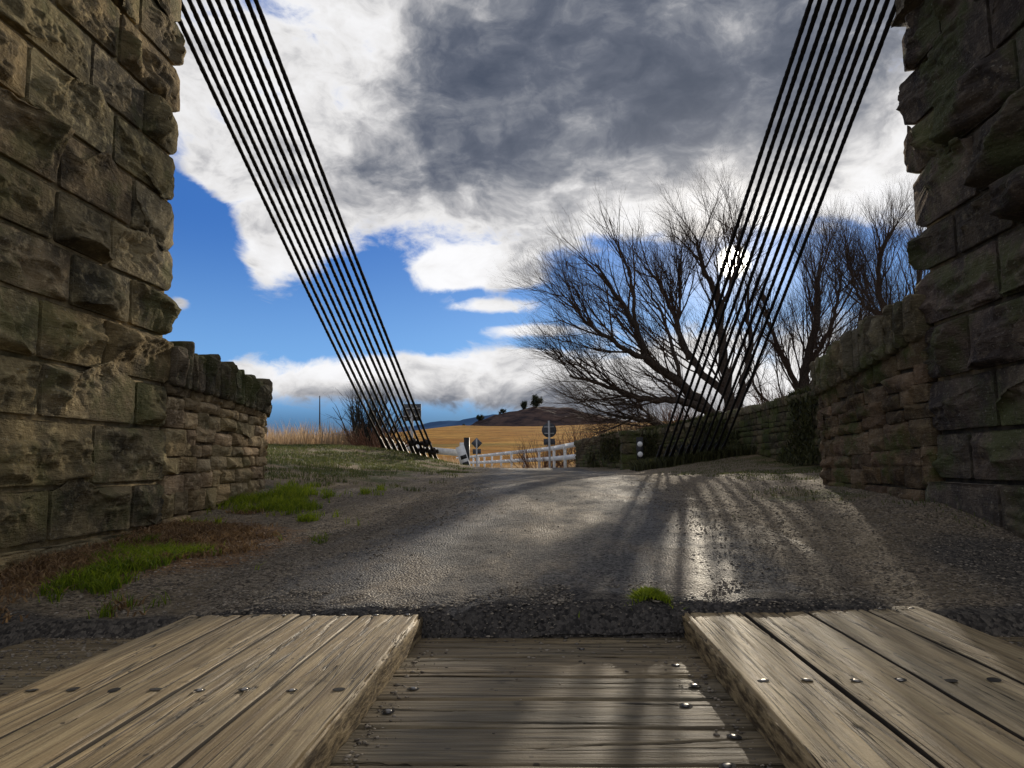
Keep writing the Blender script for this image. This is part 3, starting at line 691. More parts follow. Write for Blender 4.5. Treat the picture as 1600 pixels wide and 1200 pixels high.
# far boundary wall on the right
at_b, S_b = path_fn([(3.0, 6.9), (3.9, 8.0), (4.45, 10), (4.8, 14), (4.4, 18), (3.2, 20.6), (2.2, 22.5), (1.0, 27.2)])
wb = thing('boundary_wall', 'low mossy boundary wall behind the right-hand cables running to the white fence', 'wall', loc=(4.4, 14, .3))
zb_b = lambda s: np.interp(s, [0, 8, 14, 22], [.15, .3, .25, .2]); zt_b = lambda s: np.interp(s, [0, 3, 7.5, 11.5, 14.3, 22], [1.5, 1.58, 1.62, 1.55, 1.30, 1.12])
mb = MB(); rubble(mb, at_b, S_b, 1, zb_b, zt_b, (.12, .22), (.2, .5), .035, rg, .045, far_side=False)
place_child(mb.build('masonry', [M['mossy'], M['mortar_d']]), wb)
mb = MB(); coping(mb, at_b, S_b, 1, zt_b, .2, .42, (.14, .26), rg, .045)
place_child(mb.build('coping', [M['coping'], M['mortar_d']]), wb)
# pier at the wall's far corner
mb = MB(); z = .15
for k, h in enumerate((.32, .26, .3, .22)):
    for (n, u, o) in (((0, -1, 0), (1, 0, 0), (0, -.22)), ((-1, 0, 0), (0, -1, 0), (-.24, 0)), ((1, 0, 0), (0, 1, 0), (.24, 0)), ((0, 1, 0), (-1, 0, 0), (0, .22))):
        stone_block(mb, (2.28 + o[0], 20.75 + o[1], z + h / 2), u, n, .46, h - .012, .2, .03, stone_tint(rg), rg.integers(1e9), res=.04)
    z += h
stone_block(mb, (2.28, 20.50, z + .06), (1, 0, 0), (0, -1, 0), .56, .12, .52, .02, (1, 1, 1), 9, res=.04)
tag(mb.build('stone_pier', [M['mossy']]), 'squat square stone pier at the bend of the mossy wall, behind the two-dot marker post', 'pier')

# ------------------------------------------------------------------ timber deck
def plank_mesh(L, W, T, seed, edge_rough=(0, 0), res=.02, bow=.003, end_rough=.01, cracks=9):
    """board along +y, centred in x, top at z=0; edge_rough for -x and +x edges"""
    rg = np.random.default_rng(seed); nx = max(6, int(W / .0042)); ny = int(L / res)
    ux = np.linspace(-1, 1, nx + 1); ux = np.sign(ux) * (1 - (1 - np.abs(ux)) ** 1.15); uy = np.linspace(0, 1, ny + 1)
    prof = []                                       # cross-section ring, clockwise over the top
    for zz in (-T, -T * .66, -T * .33, -T * .12): prof.append((-1, zz, 0))
    for q in ux: prof.append((q, 0, 1))
    for zz in (-T * .12, -T * .33, -T * .66, -T): prof.append((1, zz, 0))
    prof = np.array(prof); n = len(prof)
    Xp = np.repeat(prof[None, :, 0] * W / 2, ny + 1, 0); Zp = np.repeat(prof[None, :, 1], ny + 1, 0); Yp = np.repeat(uy[:, None] * L, n, 1)
    P = np.stack([Xp.ravel(), Yp.ravel(), Zp.ravel()], 1); w0 = rg.uniform(0, 40)
    top = np.repeat(prof[None, :, 2], ny + 1, 0).ravel()
    g = fbm(P * np.array([45, 2.2, 10]) + w0, 4, 2); lump = fbm(P * np.array([8, 3, 8]) + w0, 3, 5)
    P[:, 2] += top * (g * .0022 + lump * bow - .0025 * (np.abs(P[:, 0]) / (W / 2)) ** 16)
    for sgn, er in ((-1, edge_rough[0]), (1, edge_rough[1])):
        ed = smooth(W * .5 - max(er * 1.4, .006), W * .5, sgn * P[:, 0])
        k = np.abs(fbm(P * np.array([20, 9, 25]) + w0 + 3, 4, 6)) + .5 * np.abs(fbm(P * np.array([20, 40, 25]) + w0, 2, 7))
        P[:, 0] -= sgn * ed * (er * (.25 + 1.3 * k) + .001) * (.5 + .5 * top)
        P[:, 2] -= top * ed * (er * .9 * (.4 + 1.1 * k) + .0012)
    dark = np.ones(len(P)); nck = cracks
    for c_ in range(nck):                          # open drying cracks running with the grain
        yc, ln_ = rg.uniform(.0, 1) * L, rg.uniform(.25, .9); x0 = rg.uniform(-.42, .42) * W
        if c_ % 3 == 0: yc = L
        elif c_ % 3 == 1: yc = L * rg.uniform(.55, .95)
        sl = rg.normal(0, .05); yy = P[:, 1]
        xc = x0 + sl * (yy - yc) + .006 * vnoise(np.stack([yy * 6 + c_ * 9 + w0, 0 * yy, 0 * yy], 1), 3) + .0025 * vnoise(np.stack([yy * 30 + c_ * 5, 0 * yy, 0 * yy], 1), 4)
        wv = smooth(ln_, 0, np.abs(yy - yc)) * rg.uniform(.5, 1)
        gk = np.exp(-((P[:, 0] - xc) / (.0016 + .0022 * wv)) ** 2) * (wv > .02) * np.minimum(1, wv * 4)
        P[:, 2] -= top * gk * .006 * (.3 + wv); dark = np.minimum(dark, 1 - .93 * gk * np.minimum(1, wv * 2.2))
    sway = fbm(np.stack([P[:, 1] * 1.2 + w0, 0 * w0 + P[:, 1] * 0, P[:, 1] * 0], 1), 2, 11) * .004; P[:, 0] += sway
    for q in (0, 1):                               # worn ends
        ed = smooth(.03, 0, np.abs(P[:, 1] - q * L)); kk = fbm(P * np.array([26, 0, 26]) + w0 + q * 9, 3, 12)
        P[:, 1] += ed * (kk * end_rough); P[:, 2] -= top * ed * (.004 + .006 * np.abs(kk))
    i = (np.arange(ny)[:, None] * n + np.arange(n - 1)[None]).ravel()
    F = np.stack([i, i + n, i + n + 1, i + 1], 1)
    pm = np.repeat(((prof[:-1, 2] + prof[1:, 2]) < 2)[None], ny, 0).ravel().astype(int)
    V = [P]; F3 = []; DK = [dark]
    for q in (0, ny):                              # end caps
        row = P[q * n:(q + 1) * n]; cen = np.array([[0, row[:, 1].mean(), -T / 2]]); b = len(P) + sum(len(v) for v in V[1:])
        V.append(np.concatenate([row, cen])); DK.append(np.full(len(row) + 1, .8)); k = np.arange(n - 1); F3.append(np.stack([k + b, k + 1 + b, np.full(n - 1, b + n)], 1))
    F3 = np.concatenate(F3)
    return np.concatenate(V), F3, F, np.concatenate([np.ones(len(F3)), pm]).astype(int), np.repeat(np.concatenate(DK)[:, None], 3, 1)
def bolt_mesh(r=.013, h=.006, worn=False, recess_shade=True):
    mb = MB()
    if recess_shade: lathe(mb, [(r * 1.75, .0016), (0.0001, .0022)], sides=16, mi=1)  # flat dark disc paints in the shade of a sunk bolt hole
    lathe(mb, [(r, .000), (r, h * .55), (r * .8, h * .9), (r * .45, h), (.0001, h)], sides=14, mi=0)
    o = mb.build('bolt', [M['bolt' if not worn else 'rust'], M['recess_shade']]); me = o.data; bpy.data.objects.remove(o); return me
BOLT, RUSTB, SPIKE = bolt_mesh(.008, .004), bolt_mesh(.0085, .002, True), bolt_mesh(.010, .005, False, True)
SPIKE.materials[0] = M['spike']
def bolt(parent, x, y, me=BOLT, z=.0, s=1):
    o = bpy.data.objects.new('bolt', me); COL.objects.link(o); o.parent = parent; o.location = (x, y, z); o.scale = (s, s, s)
    o.rotation_euler = (random.uniform(-.1, .1), random.uniform(-.1, .1), random.uniform(0, 6))
M['seam'] = simple('dark_board_side', (.04, .03, .02), .9)  # gap shade between boards put into the colour of their sides
def board(x0, x1, y0, y1, T, zt, label, group, mat, seed, er=(0, 0), bolts=(), cross=False, name='runner_board', res=.02, edge=True):
    t = thing(name, label, 'timber board', group, loc=((x0 + x1) / 2, y0, zt))
    v, f3, f4, mi, ck = plank_mesh(y1 - y0, x1 - x0 - .010, T, seed, er, res=res)
    o = link('timber', v, [f3, f4], [mat, M['edge'] if max(er) > 0 else M['seam']], t, mat_idx=mi, colors=ck)
    for b in bolts: bolt(t, *b)
    return t
xl = [-1.352, -1.142, -.930, -.702, -.462]; xr = [.464, .690, .918, 1.142, 1.362]
ln = ['outermost', 'second from the outside', 'third from the outside', 'innermost']
for i in range(4):
    w = xl[i + 1] - xl[i]; yy = 2.775 - .004 * i + [0, .012, -.006, .01][i]; y0 = -.8
    b = [(-w * .24, 2.735 - y0, RUSTB if i < 2 else BOLT, .0, 1), (w * .24, 2.74 - y0, RUSTB if i == 0 else BOLT, 0, 1),
         (-w * .24, 1.845 - y0, RUSTB if i < 2 else BOLT, 0, 1), (w * .24, 1.852 - y0, RUSTB if i in (0, 1, 3) else BOLT, 0, 1.05), (-w * .22, .95 - y0, BOLT), (w * .24, .95 - y0, BOLT)]
    lab = ['outermost of the four left runner boards, mossy grey against the gravel', 'second left runner board in from the tower side, dull grey-brown with rusted bolt heads',
           'third left runner board, beside the cracked inner one, with pale bolt heads', 'innermost left runner board with a splintered pale edge and long cracks'][i]
    board(xl[i], xl[i + 1], y0, yy, .078, 0, lab, 'runner boards of the left wheel track', M['runner'], 40 + i, er=(0.0, .016 if i == 3 else 0), bolts=b)
for i in range(4):
    w = xr[i + 1] - xr[i]; yy = 2.86 + .008 * i; y0 = -.8
    b = [(-w * .26, 2.81 - y0, BOLT), (w * .24, 2.815 - y0, BOLT, 0, 1), (-w * .24, 1.925 - y0, BOLT if i < 2 else RUSTB, 0, 1.08), (w * .24, 1.932 - y0, BOLT if i < 2 else RUSTB, 0, 1.08), (-w * .22, .98 - y0, BOLT), (w * .24, .98 - y0, BOLT)]
    lab = ['innermost right runner board with a dark shadowed edge over the lower deck', 'second right runner board from the middle, with two bright domed bolts',
           'third right runner board from the middle, with dull flush bolt heads', 'outermost right runner board, running out at the right edge of the picture'][i]
    board(xr[i], xr[i + 1], y0, yy, .078, 0, lab, 'runner boards of the right wheel track', M['runner'], 60 + i, er=(.012 if i == 0 else 0, 0), bolts=b)
ye = [2.835, 2.655, 2.461, 2.246, 2.039, 1.825, 1.612, 1.40, 1.19, .98, .77, .56, .35]
od = ['farthest cross plank of the lower deck, butting the broken road edge', 'second cross plank from the road edge', 'third cross plank from the road edge', 'fourth cross plank from the road edge, with an iron spike at each side',
      'fifth cross plank from the road edge, with a domed spike on its right', 'sixth cross plank from the road edge, split and spotted', 'seventh cross plank from the road edge, nearest the bottom of the picture']
for i in range(len(ye) - 1):
    w = ye[i] - ye[i + 1]; yc = (ye[i] + ye[i + 1]) / 2
    bs = [(1.9 - (-0.35 + random.uniform(-.03, .03)), 0)] 
    lab = od[i] if i < len(od) else 'cross plank of the lower deck under the camera, out of the frame'
    t = thing('deck_plank', lab, 'timber plank', 'cross planks of the lower deck', loc=(-1.95, yc, -.079))
    v, f3, f4, mi, ck = plank_mesh(3.9, w - .007, .07, 80 + i, (.004, .005), bow=.005, cracks=16)
    o = link('timber', v, [f3, f4], [M['plank'], M['plank']], t, mat_idx=mi, colors=ck); o.rotation_euler = (0, 0, -math.pi / 2)
    sp = {0: [(.34, .0), (.05, -.03)], 1: [(.10, .0)], 3: [(.395, .01), (-.39, -.02)], 4: [(.34, .05), (-.42, 0)], 5: [(.409, .05)], 6: [(.355, .1)]}.get(i, [(.38, 0)])
    for (bx, by) in sp: bolt(t, bx + 1.95, by, SPIKE, .001, 1.0 if abs(bx) > .2 else .6)

# ------------------------------------------------------------------ suspension cables
CAB = MB
def cable(p_low, p_up, label, group, clamp, k):
    p0, p1 = np.array(p_low, float), np.array(p_up, float)
    d = p1 - p0; p2 = p0 + d * ((16.98 - 3.3) / 10.0); L = np.linalg.norm(p2 - p0); u = d / np.linalg.norm(d)
    t = thing('suspension_cable', label, 'cable', group, loc=tuple(p0))
    n = 190; tt = np.linspace(0, 1, n); P = (p2 - p0)[None] * tt[:, None]; P[:, 2] -= .10 * np.sin(math.pi * tt) ** 1
    P[:, 2] += .10 * np.sin(math.pi * .73)*np.minimum(1, tt / .73) * 0
    mb = MB(); tube(mb, P, .0245, 14, lobes=6, twist=9.0); mb.build('wire_rope', [M['cable']], t)
    mb = MB(); tube(mb, [u * -.35, u * .05, u * .12, u * .5, u * .62], [.05, .05, .042, .040, .028], 10); mb.build('anchor_socket', [M['iron']], t)
    if clamp:
        mb = MB(); x = np.cross(u, [0, 0, 1]); x /= np.linalg.norm(x); o = u * clamp
        lathe(mb, [(.0001, -.06), (.075, -.06), (.085, 0), (.075, .06), (.0001, .06)], o, u, 8)
        for s in (-1, 1): lathe(mb, [(.0001, -.05), (.035, -.05), (.035, .05), (.0001, .05)], o + x * s * .095, u, 6)
        mb.build('cable_clamp', [M['iron']], t)
    return t
NAMES = ['first', 'second', 'third', 'fourth', 'fifth', 'sixth', 'seventh', 'eighth', 'ninth', 'tenth']
lpx = [605, 613, 622, 631, 640, 649, 658, 667, 677, 685]
for k in range(10):
    q = k / 9
    lo = (-3.80 + 1.24 * q, 17.0, .90 - .30 * q); up = (-3.80 + .91 * q, 7.0, 5.37 - .05 * q)
    lo = (lo[0] + .012 * math.sin(k * 2.7), lo[1] + .05 * math.sin(k * 4.1), lo[2]); up = (up[0] + .006 * math.sin(k * 3.3), up[1], up[2])
    lab = ['outermost cable of the left fan, closest to the sunlit tower', *['%s cable from the left in the left fan of dark wire ropes' % NAMES[j] for j in range(1, 9)], 'innermost cable of the left fan, landing beside the white fence'][k]
    cable(lo, up, lab, 'wire rope cables of the left fan', {6: .75, 7: .42, 8: .85, 9: .5}.get(k, 0), k)
for k in range(10):
    q = k / 9
    lo = (2.50 + 1.40 * q, 17.0, .62); up = (2.66 + .83 * q, 7.0, 5.06 - .03 * q)
    lo = (lo[0] + .012 * math.sin(k * 2.1), lo[1] + .05 * math.sin(k * 3.7), lo[2]); up = (up[0] + .006 * math.sin(k * 4.3), up[1], up[2])
    lab = ['innermost cable of the right fan, nearest the road', *['%s cable from the left in the right fan crossing the bare willow' % NAMES[j] for j in range(1, 9)], 'outermost cable of the right fan, nearest the dark tower'][k]
    cable(lo, up, lab, 'wire rope cables of the right fan', 0, k)

# ------------------------------------------------------------------ fences, posts and signs
def rot_to(u):
    u = np.array(u, float); u /= np.linalg.norm(u); n = np.cross([0, 0, 1], u); n /= np.linalg.norm(n); return np.stack([u, n, np.cross(u, n)], 1)
def bar(mb, a, b, h, th, color=None, mi=0):
    a, b = np.array(a, float), np.array(b, float); box(mb, (a + b) / 2, (np.linalg.norm(b - a) / 2, th / 2, h / 2), rot_to(b - a), color, mi)
fp = [(1.12, 27.5, 1.21), (.1, 34, 1.15), (-2.1, 42, 1.10), (-4.2, 50, 1.05), (-6.5, 60, 1.02), (-8.5, 68, 1.0)]
fr = thing('white_fence', 'white two-rail timber fence curving round the far side of the road', 'fence', loc=(fp[0][0], fp[0][1], .3))
FO = np.array([fp[0][0], fp[0][1], .3])
xs_, ys_, zs_ = [np.array([p[k] for p in fp]) for k in range(3)]
for h_ in (0.0, -.46):
    mb = MB(); yy = np.linspace(27.5, 68, 16); 
    for a, b in zip(yy[:-1], yy[1:]):
        A = np.array([np.interp(a, ys_, xs_), a, np.interp(a, ys_, zs_) + h_ - .02]) - FO; B = np.array([np.interp(b, ys_, xs_), b, np.interp(b, ys_, zs_) + h_ - .02]) - FO
        bar(mb, A, B, .19, .05)
    mb.build('rail', [M['white']], fr)
for y in np.concatenate([[27.6, 30.3, 33], np.arange(36, 67, 3.0)]):
    x = np.interp(y, ys_, xs_); zt = np.interp(y, ys_, zs_); g = float(gz(x, y)[0]) - .3
    mb = MB(); w = .06 if y > 28 else .035; box(mb, (x - FO[0], y + .075 - FO[1], (zt + g) / 2 - FO[2]), (w, .04, (zt - g) / 2 - .02)); mb.build('post', [M['white']], fr)
# left fence stub behind the leaning board
f2 = thing('white_fence', 'short piece of white rail fence behind the left cables', 'fence', loc=(-2.6, 20.2, .3))
for za, zb_, hh in ((.62, .80, .18), (.20, .36, .14)):
    mb = MB(); bar(mb, (.15, 0, za - .1), (-2.4, 1.6, zb_), hh, .05); mb.build('rail', [M['white']], f2)
for q in (.45, -.9, -1.8):
    mb = MB(); box(mb, (q - .2, .06 - (q - .15) * .63, .25), (.06, .05, .55)); mb.build('post', [M['white']], f2)
# leaning hazard board
hb = thing('hazard_board', 'leaning white hazard board with black bars beside the left end of the road', 'road marker', loc=(-2.12, 19.3, .24))
mb = MB(); box(mb, (-.02, .08, .42), (.07, .07, .55)); mb.build('post', [M['black']], hb)
mb = MB(); A = np.array([-.20, .0, .74]); B = np.array([.03, -.05, .0]); bar(mb, A, B, .24, .03); mb.build('board', [M['white']], hb)
for q in (.38, .62, .86):
    c = A + (B - A) * q; mb = MB(); u = B - A; u = u / np.linalg.norm(u); w = np.cross([0, 1, 0], u)
    bar(mb, c - u * .05 + [.02, -.022, .0], c + u * .05 + [.02, -.022, .0], .17, .006); mb.build('black_bar', [M['black']], hb)
# two-dot marker
mk = thing('marker_post', 'black marker post with two white discs and a white foot by the dark wall', 'road marker', loc=(2.46, 20.0, .25))
mb = MB(); box(mb, (0, 0, .55), (.085, .035, .37)); mb.build('panel', [M['black']], mk)
mb = MB(); box(mb, (0, 0, .09), (.07, .03, .09)); mb.build('foot', [M['white']], mk)
for z in (.73, .46):
    mb = MB(); lathe(mb, [(.072, .0), (.072, .006), (.0001, .007)], (0, -.036, z), (0, -1, 0), 20); mb.build('reflector_disc', [M['white']], mk)
# round sign seen from behind
rs = thing('round_sign', 'round road sign seen from behind on a pale pole in front of the fence', 'sign', loc=(.05, 30, .25))
mb = MB(); tube(mb, [(0, -.05, -.1), (0, -.05, 1.95)], .045, 10, caps=True); mb.build('pole', [M['galv']], rs)
mb = MB(); lathe(mb, [(.0001, -.01), (.30, -.01), (.30, .01), (.0001, .01)], (0, .02, 1.57), (0, -1, 0), 28); mb.build('sign_plate', [M['signback']], rs)
mb = MB(); box(mb, (0, .02, 1.1), (.23, .012, .12)); mb.build('lower_plate', [M['signback']], rs)
for z_ in (1.44, 1.70):
    mb = MB(); box(mb, (0, -.012, z_), (.2, .012, .016)); mb.build('bracket', [M['galv']], rs)
ds = thing('diamond_sign', 'small diamond warning sign seen from behind, far along the road before the golden field', 'sign', loc=(-4.46, 46, .0))
mb = MB(); tube(mb, [(0, -.05, -.2), (0, -.05, 2.05)], .05, 10, caps=True); mb.build('pole', [M['galv']], ds)
mb = MB(); box(mb, (0, .02, 1.75), (.25, .012, .25), np.array(Matrix.Rotation(math.pi / 4, 3, 'Y'))); mb.build('sign_plate', [M['signback']], ds)
mb = MB(); box(mb, (0, .02, 1.24), (.26, .012, .15)); mb.build('lower_plate', [M['signback']], ds)
qs = thing('rectangular_sign', 'large square sign seen from behind on a white post among the left cables', 'sign', loc=(-4.82, 26, .5))
mb = MB(); tube(mb, [(0, -.06, -.2), (0, -.06, 2.0)], .05, 10, caps=True); mb.build('pole', [M['galv']], qs)
mb = MB(); box(mb, (0, 0, 1.86), (.32, .015, .30)); mb.build('sign_plate', [M['signback']], qs)
for z_ in (1.72, 2.0):
    mb = MB(); box(mb, (0, -.03, z_), (.30, .014, .02)); mb.build('bracket', [M['galv']], qs)
tp = MB(); tube(tp, [(-9.4, 30, .5), (-9.41, 30, 2.0), (-9.43, 30, 3.4)], [.04, .035, .02], 8, caps=True)
tag(tp.build('slender_pole', [M['darkpole']]), 'slender dark pole standing in the dry reeds left of the cables', 'pole')

# ------------------------------------------------------------------ bare trees
def grow(mbs, p, d, L, r, lvl, maxl, rg, cfg, centre):
    nseg = [9, 8, 6, 5, 4][min(lvl, 4)]; P = [np.array(p, float)]; d = np.array(d, float); step = L / nseg
    for k in range(nseg):
        out = P[-1] - centre; out /= np.linalg.norm(out) + 1e-9
        d = d + rg.normal(0, cfg['wob'], 3) + np.array([0, 0, cfg['up']]) + out * cfg['out']; d /= np.linalg.norm(d)
        P.append(P[-1] + d * step)
    P = np.array(P); spawn(mbs, P, r, r * .35, lvl, maxl, rg, cfg, centre)
def spawn(mbs, P, r0, r1, lvl, maxl, rg, cfg, centre, start=.15):
    rad = np.linspace(r0, r1, len(P)); sides = [9, 6, 5, 3, 3][min(lvl, 4)]
    tube(mbs[0 if lvl <= cfg.get('trunk_lvl', 0) else 1], P, rad, sides)
    if lvl >= maxl: return
    seg = np.linalg.norm(np.diff(P, axis=0), axis=1); S = np.concatenate([[0], np.cumsum(seg)]); L = S[-1]
    n = max(2, int(L * cfg['dens'][lvl] * rg.uniform(.85, 1.15)))
    for k in range(n):
        t = start + (1 - start) * (k + rg.uniform(0, 1)) / n; s = t * L
        q = np.array([np.interp(s, S, P[:, j]) for j in range(3)]); j = min(len(seg) - 1, np.searchsorted(S, s) - 1 if s > 0 else 0)
        tang = (P[j + 1] - P[j]) / seg[j]
        rnd = rg.normal(0, 1, 3); rnd -= tang * rnd.dot(tang); rnd /= np.linalg.norm(rnd)
        a = rg.uniform(*cfg['ang']); dd = tang * math.cos(a) + rnd * math.sin(a)
        l = cfg['len'][lvl] * (1.15 - .6 * t) * rg.uniform(.7, 1.25)
        rr_ = min(np.interp(s, S, rad) * .62, cfg['rad'][lvl])
        grow(mbs, q, dd, l, rr_, lvl + 1, maxl, rg, cfg, centre)
def catmull(P, n=5):
    P = np.array(P, float); Q = np.concatenate([[2 * P[0] - P[1]], P, [2 * P[-1] - P[-2]]]); out = []
    for i in range(1, len(Q) - 2):
        for t in np.linspace(0, 1, n, endpoint=False):
            a, b, c, e = Q[i - 1:i + 3]; out.append(.5 * (2 * b + (c - a) * t + (2 * a - 5 * b + 4 * c - e) * t * t + (3 * b - a - 3 * c + e) * t ** 3))
    out.append(P[-1]); return np.array(out)
def bare_tree(name, label, base, limbs, seed, cfg, centre, mats=('bark', 'twig'), maxl=4, group=None, cat='tree'):
    rg = np.random.default_rng(seed); t = thing(name, label, cat, group, loc=base); mbs = (MB(), MB()); b = np.array(base, float)
    for pts, r0, r1, *k_ in limbs:
        cf = dict(cfg, dens=[q * (k_[0] if k_ else 1) ** (.75, .5, .4, .3)[i] for i, q in enumerate(cfg['dens'])])
        P = catmull(pts) - b; P[1:-1] += rg.normal(0, .03, (len(P) - 2, 3))
        spawn(mbs, P, r0, r1, 0, maxl, rg, cf, np.array(centre) - b, start=.2)
    mbs[0].build('trunk', [M[mats[0]]], t); mbs[1].build('crown', [M[mats[1]]], t); return t
W = dict(wob=.075, up=.04, out=.06, ang=(.30, .75), dens=[3.3, 4.0, 4.6, 5.0], len=[2.6, 1.65, 1.05, .66], rad=[.036, .0125, .0052, .0026])
bare_tree('bare_willow', 'big bare willow with wide arching limbs directly in front of the sun', (6.3, 26, .9), [
    ([(6.3, 26, .7), (6.19, 26, 1.15), (5.47, 25.5, 2.25), (4.54, 25, 3.1), (3.4, 24.3, 3.85), (2.92, 24, 4.92), (2.24, 23.6, 6.02), (1.64, 23.4, 6.9)], .26, .03, .55),
    ([(5.47, 25.5, 2.25), (4.35, 24.6, 2.52), (2.98, 23.8, 2.54), (1.72, 23.2, 2.96), (.7, 22.8, 3.2)], .15, .03, 1.1),
    ([(3.4, 24.3, 3.85), (2.3, 23.6, 4.3), (1.3, 23.2, 5.0), (.75, 23, 5.7)], .10, .025, 1.1),
    ([(2.92, 24, 4.92), (2.95, 24.3, 6.2), (2.7, 24.4, 7.2), (2.4, 24.4, 8.0)], .07, .02, .35),
    ([(4.4, 25, 3.2), (3.7, 25.2, 3.9), (3.0, 25.3, 4.8), (2.3, 25.3, 5.6)], .08, .02, .7),
    ([(5.87, 26, 1.3), (4.38, 25, 1.54), (2.99, 24, 1.87), (1.9, 23.5, 2.0)], .13, .03),
    ([(6.5, 26, .7), (6.52, 26, 1.15), (6.33, 26, 2.72), (6.23, 26.2, 4.56), (6.19, 26.3, 6.21), (5.73, 26.4, 7.5), (5.49, 26.5, 8.7)], .28, .03, .8),
    ([(6.33, 26, 2.72), (5.29, 27, 4.23), (4.82, 27.3, 5.73), (4.44, 27.6, 7.0), (3.8, 27.8, 7.9)], .15, .03, .9),
    ([(5.2, 27, 4.2), (4.75, 26.6, 5.2), (4.95, 26.8, 6.6), (4.9, 27, 8.0)], .08, .02, .8),
    ([(4.54, 25, 3.1), (4.3, 25.4, 4.6), (3.9, 25.6, 6.0), (3.3, 25.6, 7.2)], .08, .02, .3),
    ([(6.5, 26, 1.1), (6.95, 26.5, 2.98), (7.38, 26.8, 4.63), (7.44, 27, 6.2), (7.6, 27, 7.4)], .16, .025, .42),
    ([(6.19, 26.3, 5.6), (6.69, 26, 6.9), (6.97, 26, 8.0), (6.7, 26, 8.8)], .08, .025, .9)], 3, W, (6, 26, 2))
W2 = dict(W, ang=(.28, .68), up=.05, dens=[3.2, 4.0, 4.5, 4.6])
bare_tree('bare_willow', 'many-stemmed bare willow to the right of the sun, behind the outer cables', (9.4, 28, 1.1), [
    ([(9.4, 28, .9), (9.56, 28, 2.35), (9.71, 28, 3.8), (10.22, 28, 5.74), (10.39, 28, 7.1), (10.5, 28, 8.0)], .26, .04, 1.2),
    ([(9.4, 28, 1.4), (9.47, 28, 2.83), (9.11, 28.5, 4.37), (8.73, 29, 5.97), (8.56, 29, 7.2)], .15, .03, .5),
    ([(9.3, 28, 1.2), (8.97, 28, 2.36), (10.03, 27.5, 3.2), (10.83, 27, 4.3), (11.47, 27, 5.4)], .13, .03, 1.1),
    ([(9.2, 28, 1.5), (9.09, 28, 2.2), (7.91, 27.5, 2.82), (7.39, 27.5, 4.2)], .10, .02, .4),
    ([(9.71, 28, 3.8), (10.9, 28.6, 5.4), (11.5, 29, 6.8), (11.7, 29, 7.8)], .11, .03, 1.1)], 14, W2, (9.4, 28, 2))
bare_tree('bare_willow', 'tall thin bare willow at the edge of the dark right tower', (13.9, 30, 1.8), [
    ([(13.9, 30, 1.6), (13.94, 30, 3.44), (13.83, 30, 5.52), (13.5, 30, 7.37), (13.77, 30, 9.0), (14.4, 30, 10.0)], .22, .03, 1.1),
    ([(13.9, 30, 2.6), (14.01, 30, 4.47), (15.03, 30.5, 6.65), (15.82, 31, 8.6), (15.7, 31, 9.8)], .16, .03),
    ([(13.85, 30, 5.2), (13.6, 30, 6.05), (12.78, 30, 6.86), (12.48, 30, 8.0), (12.29, 30, 8.9)], .10, .03, 1.15)], 25, dict(W2, dens=[2.9, 3.6, 4.0, 4.4]), (13.9, 30, 3))
def shrub(label, c, rad, h, n, seed, mats, name='bare_shrub', lens=(.5, .3, .2), dens=(2.8, 3.6, 4.5), maxl=2, group=None, spread=.9):
    rg = np.random.default_rng(seed); t = thing(name, label, 'shrub', group, loc=c); mbs = (MB(), MB())
    cfg = dict(wob=.12, up=.05, out=.03, ang=(.35, .9), dens=[d for d in dens], len=[h * l for l in lens], rad=[.02, .011, .007], trunk_lvl=0)
    for k in range(n):
        a = rg.uniform(0, 2 * math.pi); q = math.sqrt(rg.uniform(0, 1)); dx, dy = math.cos(a) * q * rad, math.sin(a) * q * rad
        d = np.array([math.cos(a) * q * spread, math.sin(a) * q * spread, 1.0]); d /= np.linalg.norm(d)
        P = [np.array([dx * .5, dy * .5, -.1])]
        for s in range(7):
            d = d + rg.normal(0, .09, 3) + [0, 0, .03]; d /= np.linalg.norm(d); P.append(P[-1] + d * h * rg.uniform(.8, 1.15) * (1 - .25 * q) / 7)
        spawn(mbs, np.array(P), .022 * (.6 + .25 * h), .005, 0, maxl, rg, cfg, np.array([0, 0, -h]), start=.15)
    mbs[0].build('stems', [M[mats[0]]], t); mbs[1].build('twigs', [M[mats[1]]], t); return t
for k, (x, y, h, lab) in enumerate([(-.4, 36, 2.0, 'low reddish bare shrub behind the round sign'), (1.6, 35, 2.7, 'reddish bare shrub just right of the round sign, over the fence end'),
        (3.4, 33, 2.9, 'reddish bare shrub under the long low limb of the big willow'), (5.0, 30.5, 2.6, 'reddish bare shrub behind the stone pier at the foot of the willow'), (8.2, 27.5, 1.9, 'brown bare shrub between the two willows, above the mossy wall'), (11.6, 27, 2.0, 'brown bare shrub above the sunlit end of the right wing wall'),
        (6.6, 31.5, 3.0, 'taller tangled shrub directly behind the big willow trunk'), (10.2, 32.0, 3.2, 'taller tangled shrub behind the many-stemmed willow')]):
    shrub(lab, (x, y, float(gz(x, y)[0])), 1.5, h, 40 if k < 4 else 22, 50 + k, ('redtwig', 'redtwig'), group='bare shrubs below the willows')
shrub('dark upright broom bush behind the feet of the left cables', (-4.75, 19.4, float(gz(-4.75, 19.4)[0])), .75, 2.05, 60, 71, ('darktwig', 'darktwig'), 'broom_bush', spread=.35, lens=(.35, .2, .1))
shrub('low reddish-brown bush in front of the dark broom at the left cables', (-4.2, 18.2, float(gz(-4.2, 18.2)[0])), .8, .9, 60, 72, ('redtwig', 'redtwig'), spread=1.2)
shrub('dark tangled bush swallowing the feet of the right cables', (3.6, 17.8, float(gz(3.6, 17.8)[0])), .8, .75, 46, 73, ('darktwig', 'darktwig'), spread=1.2)
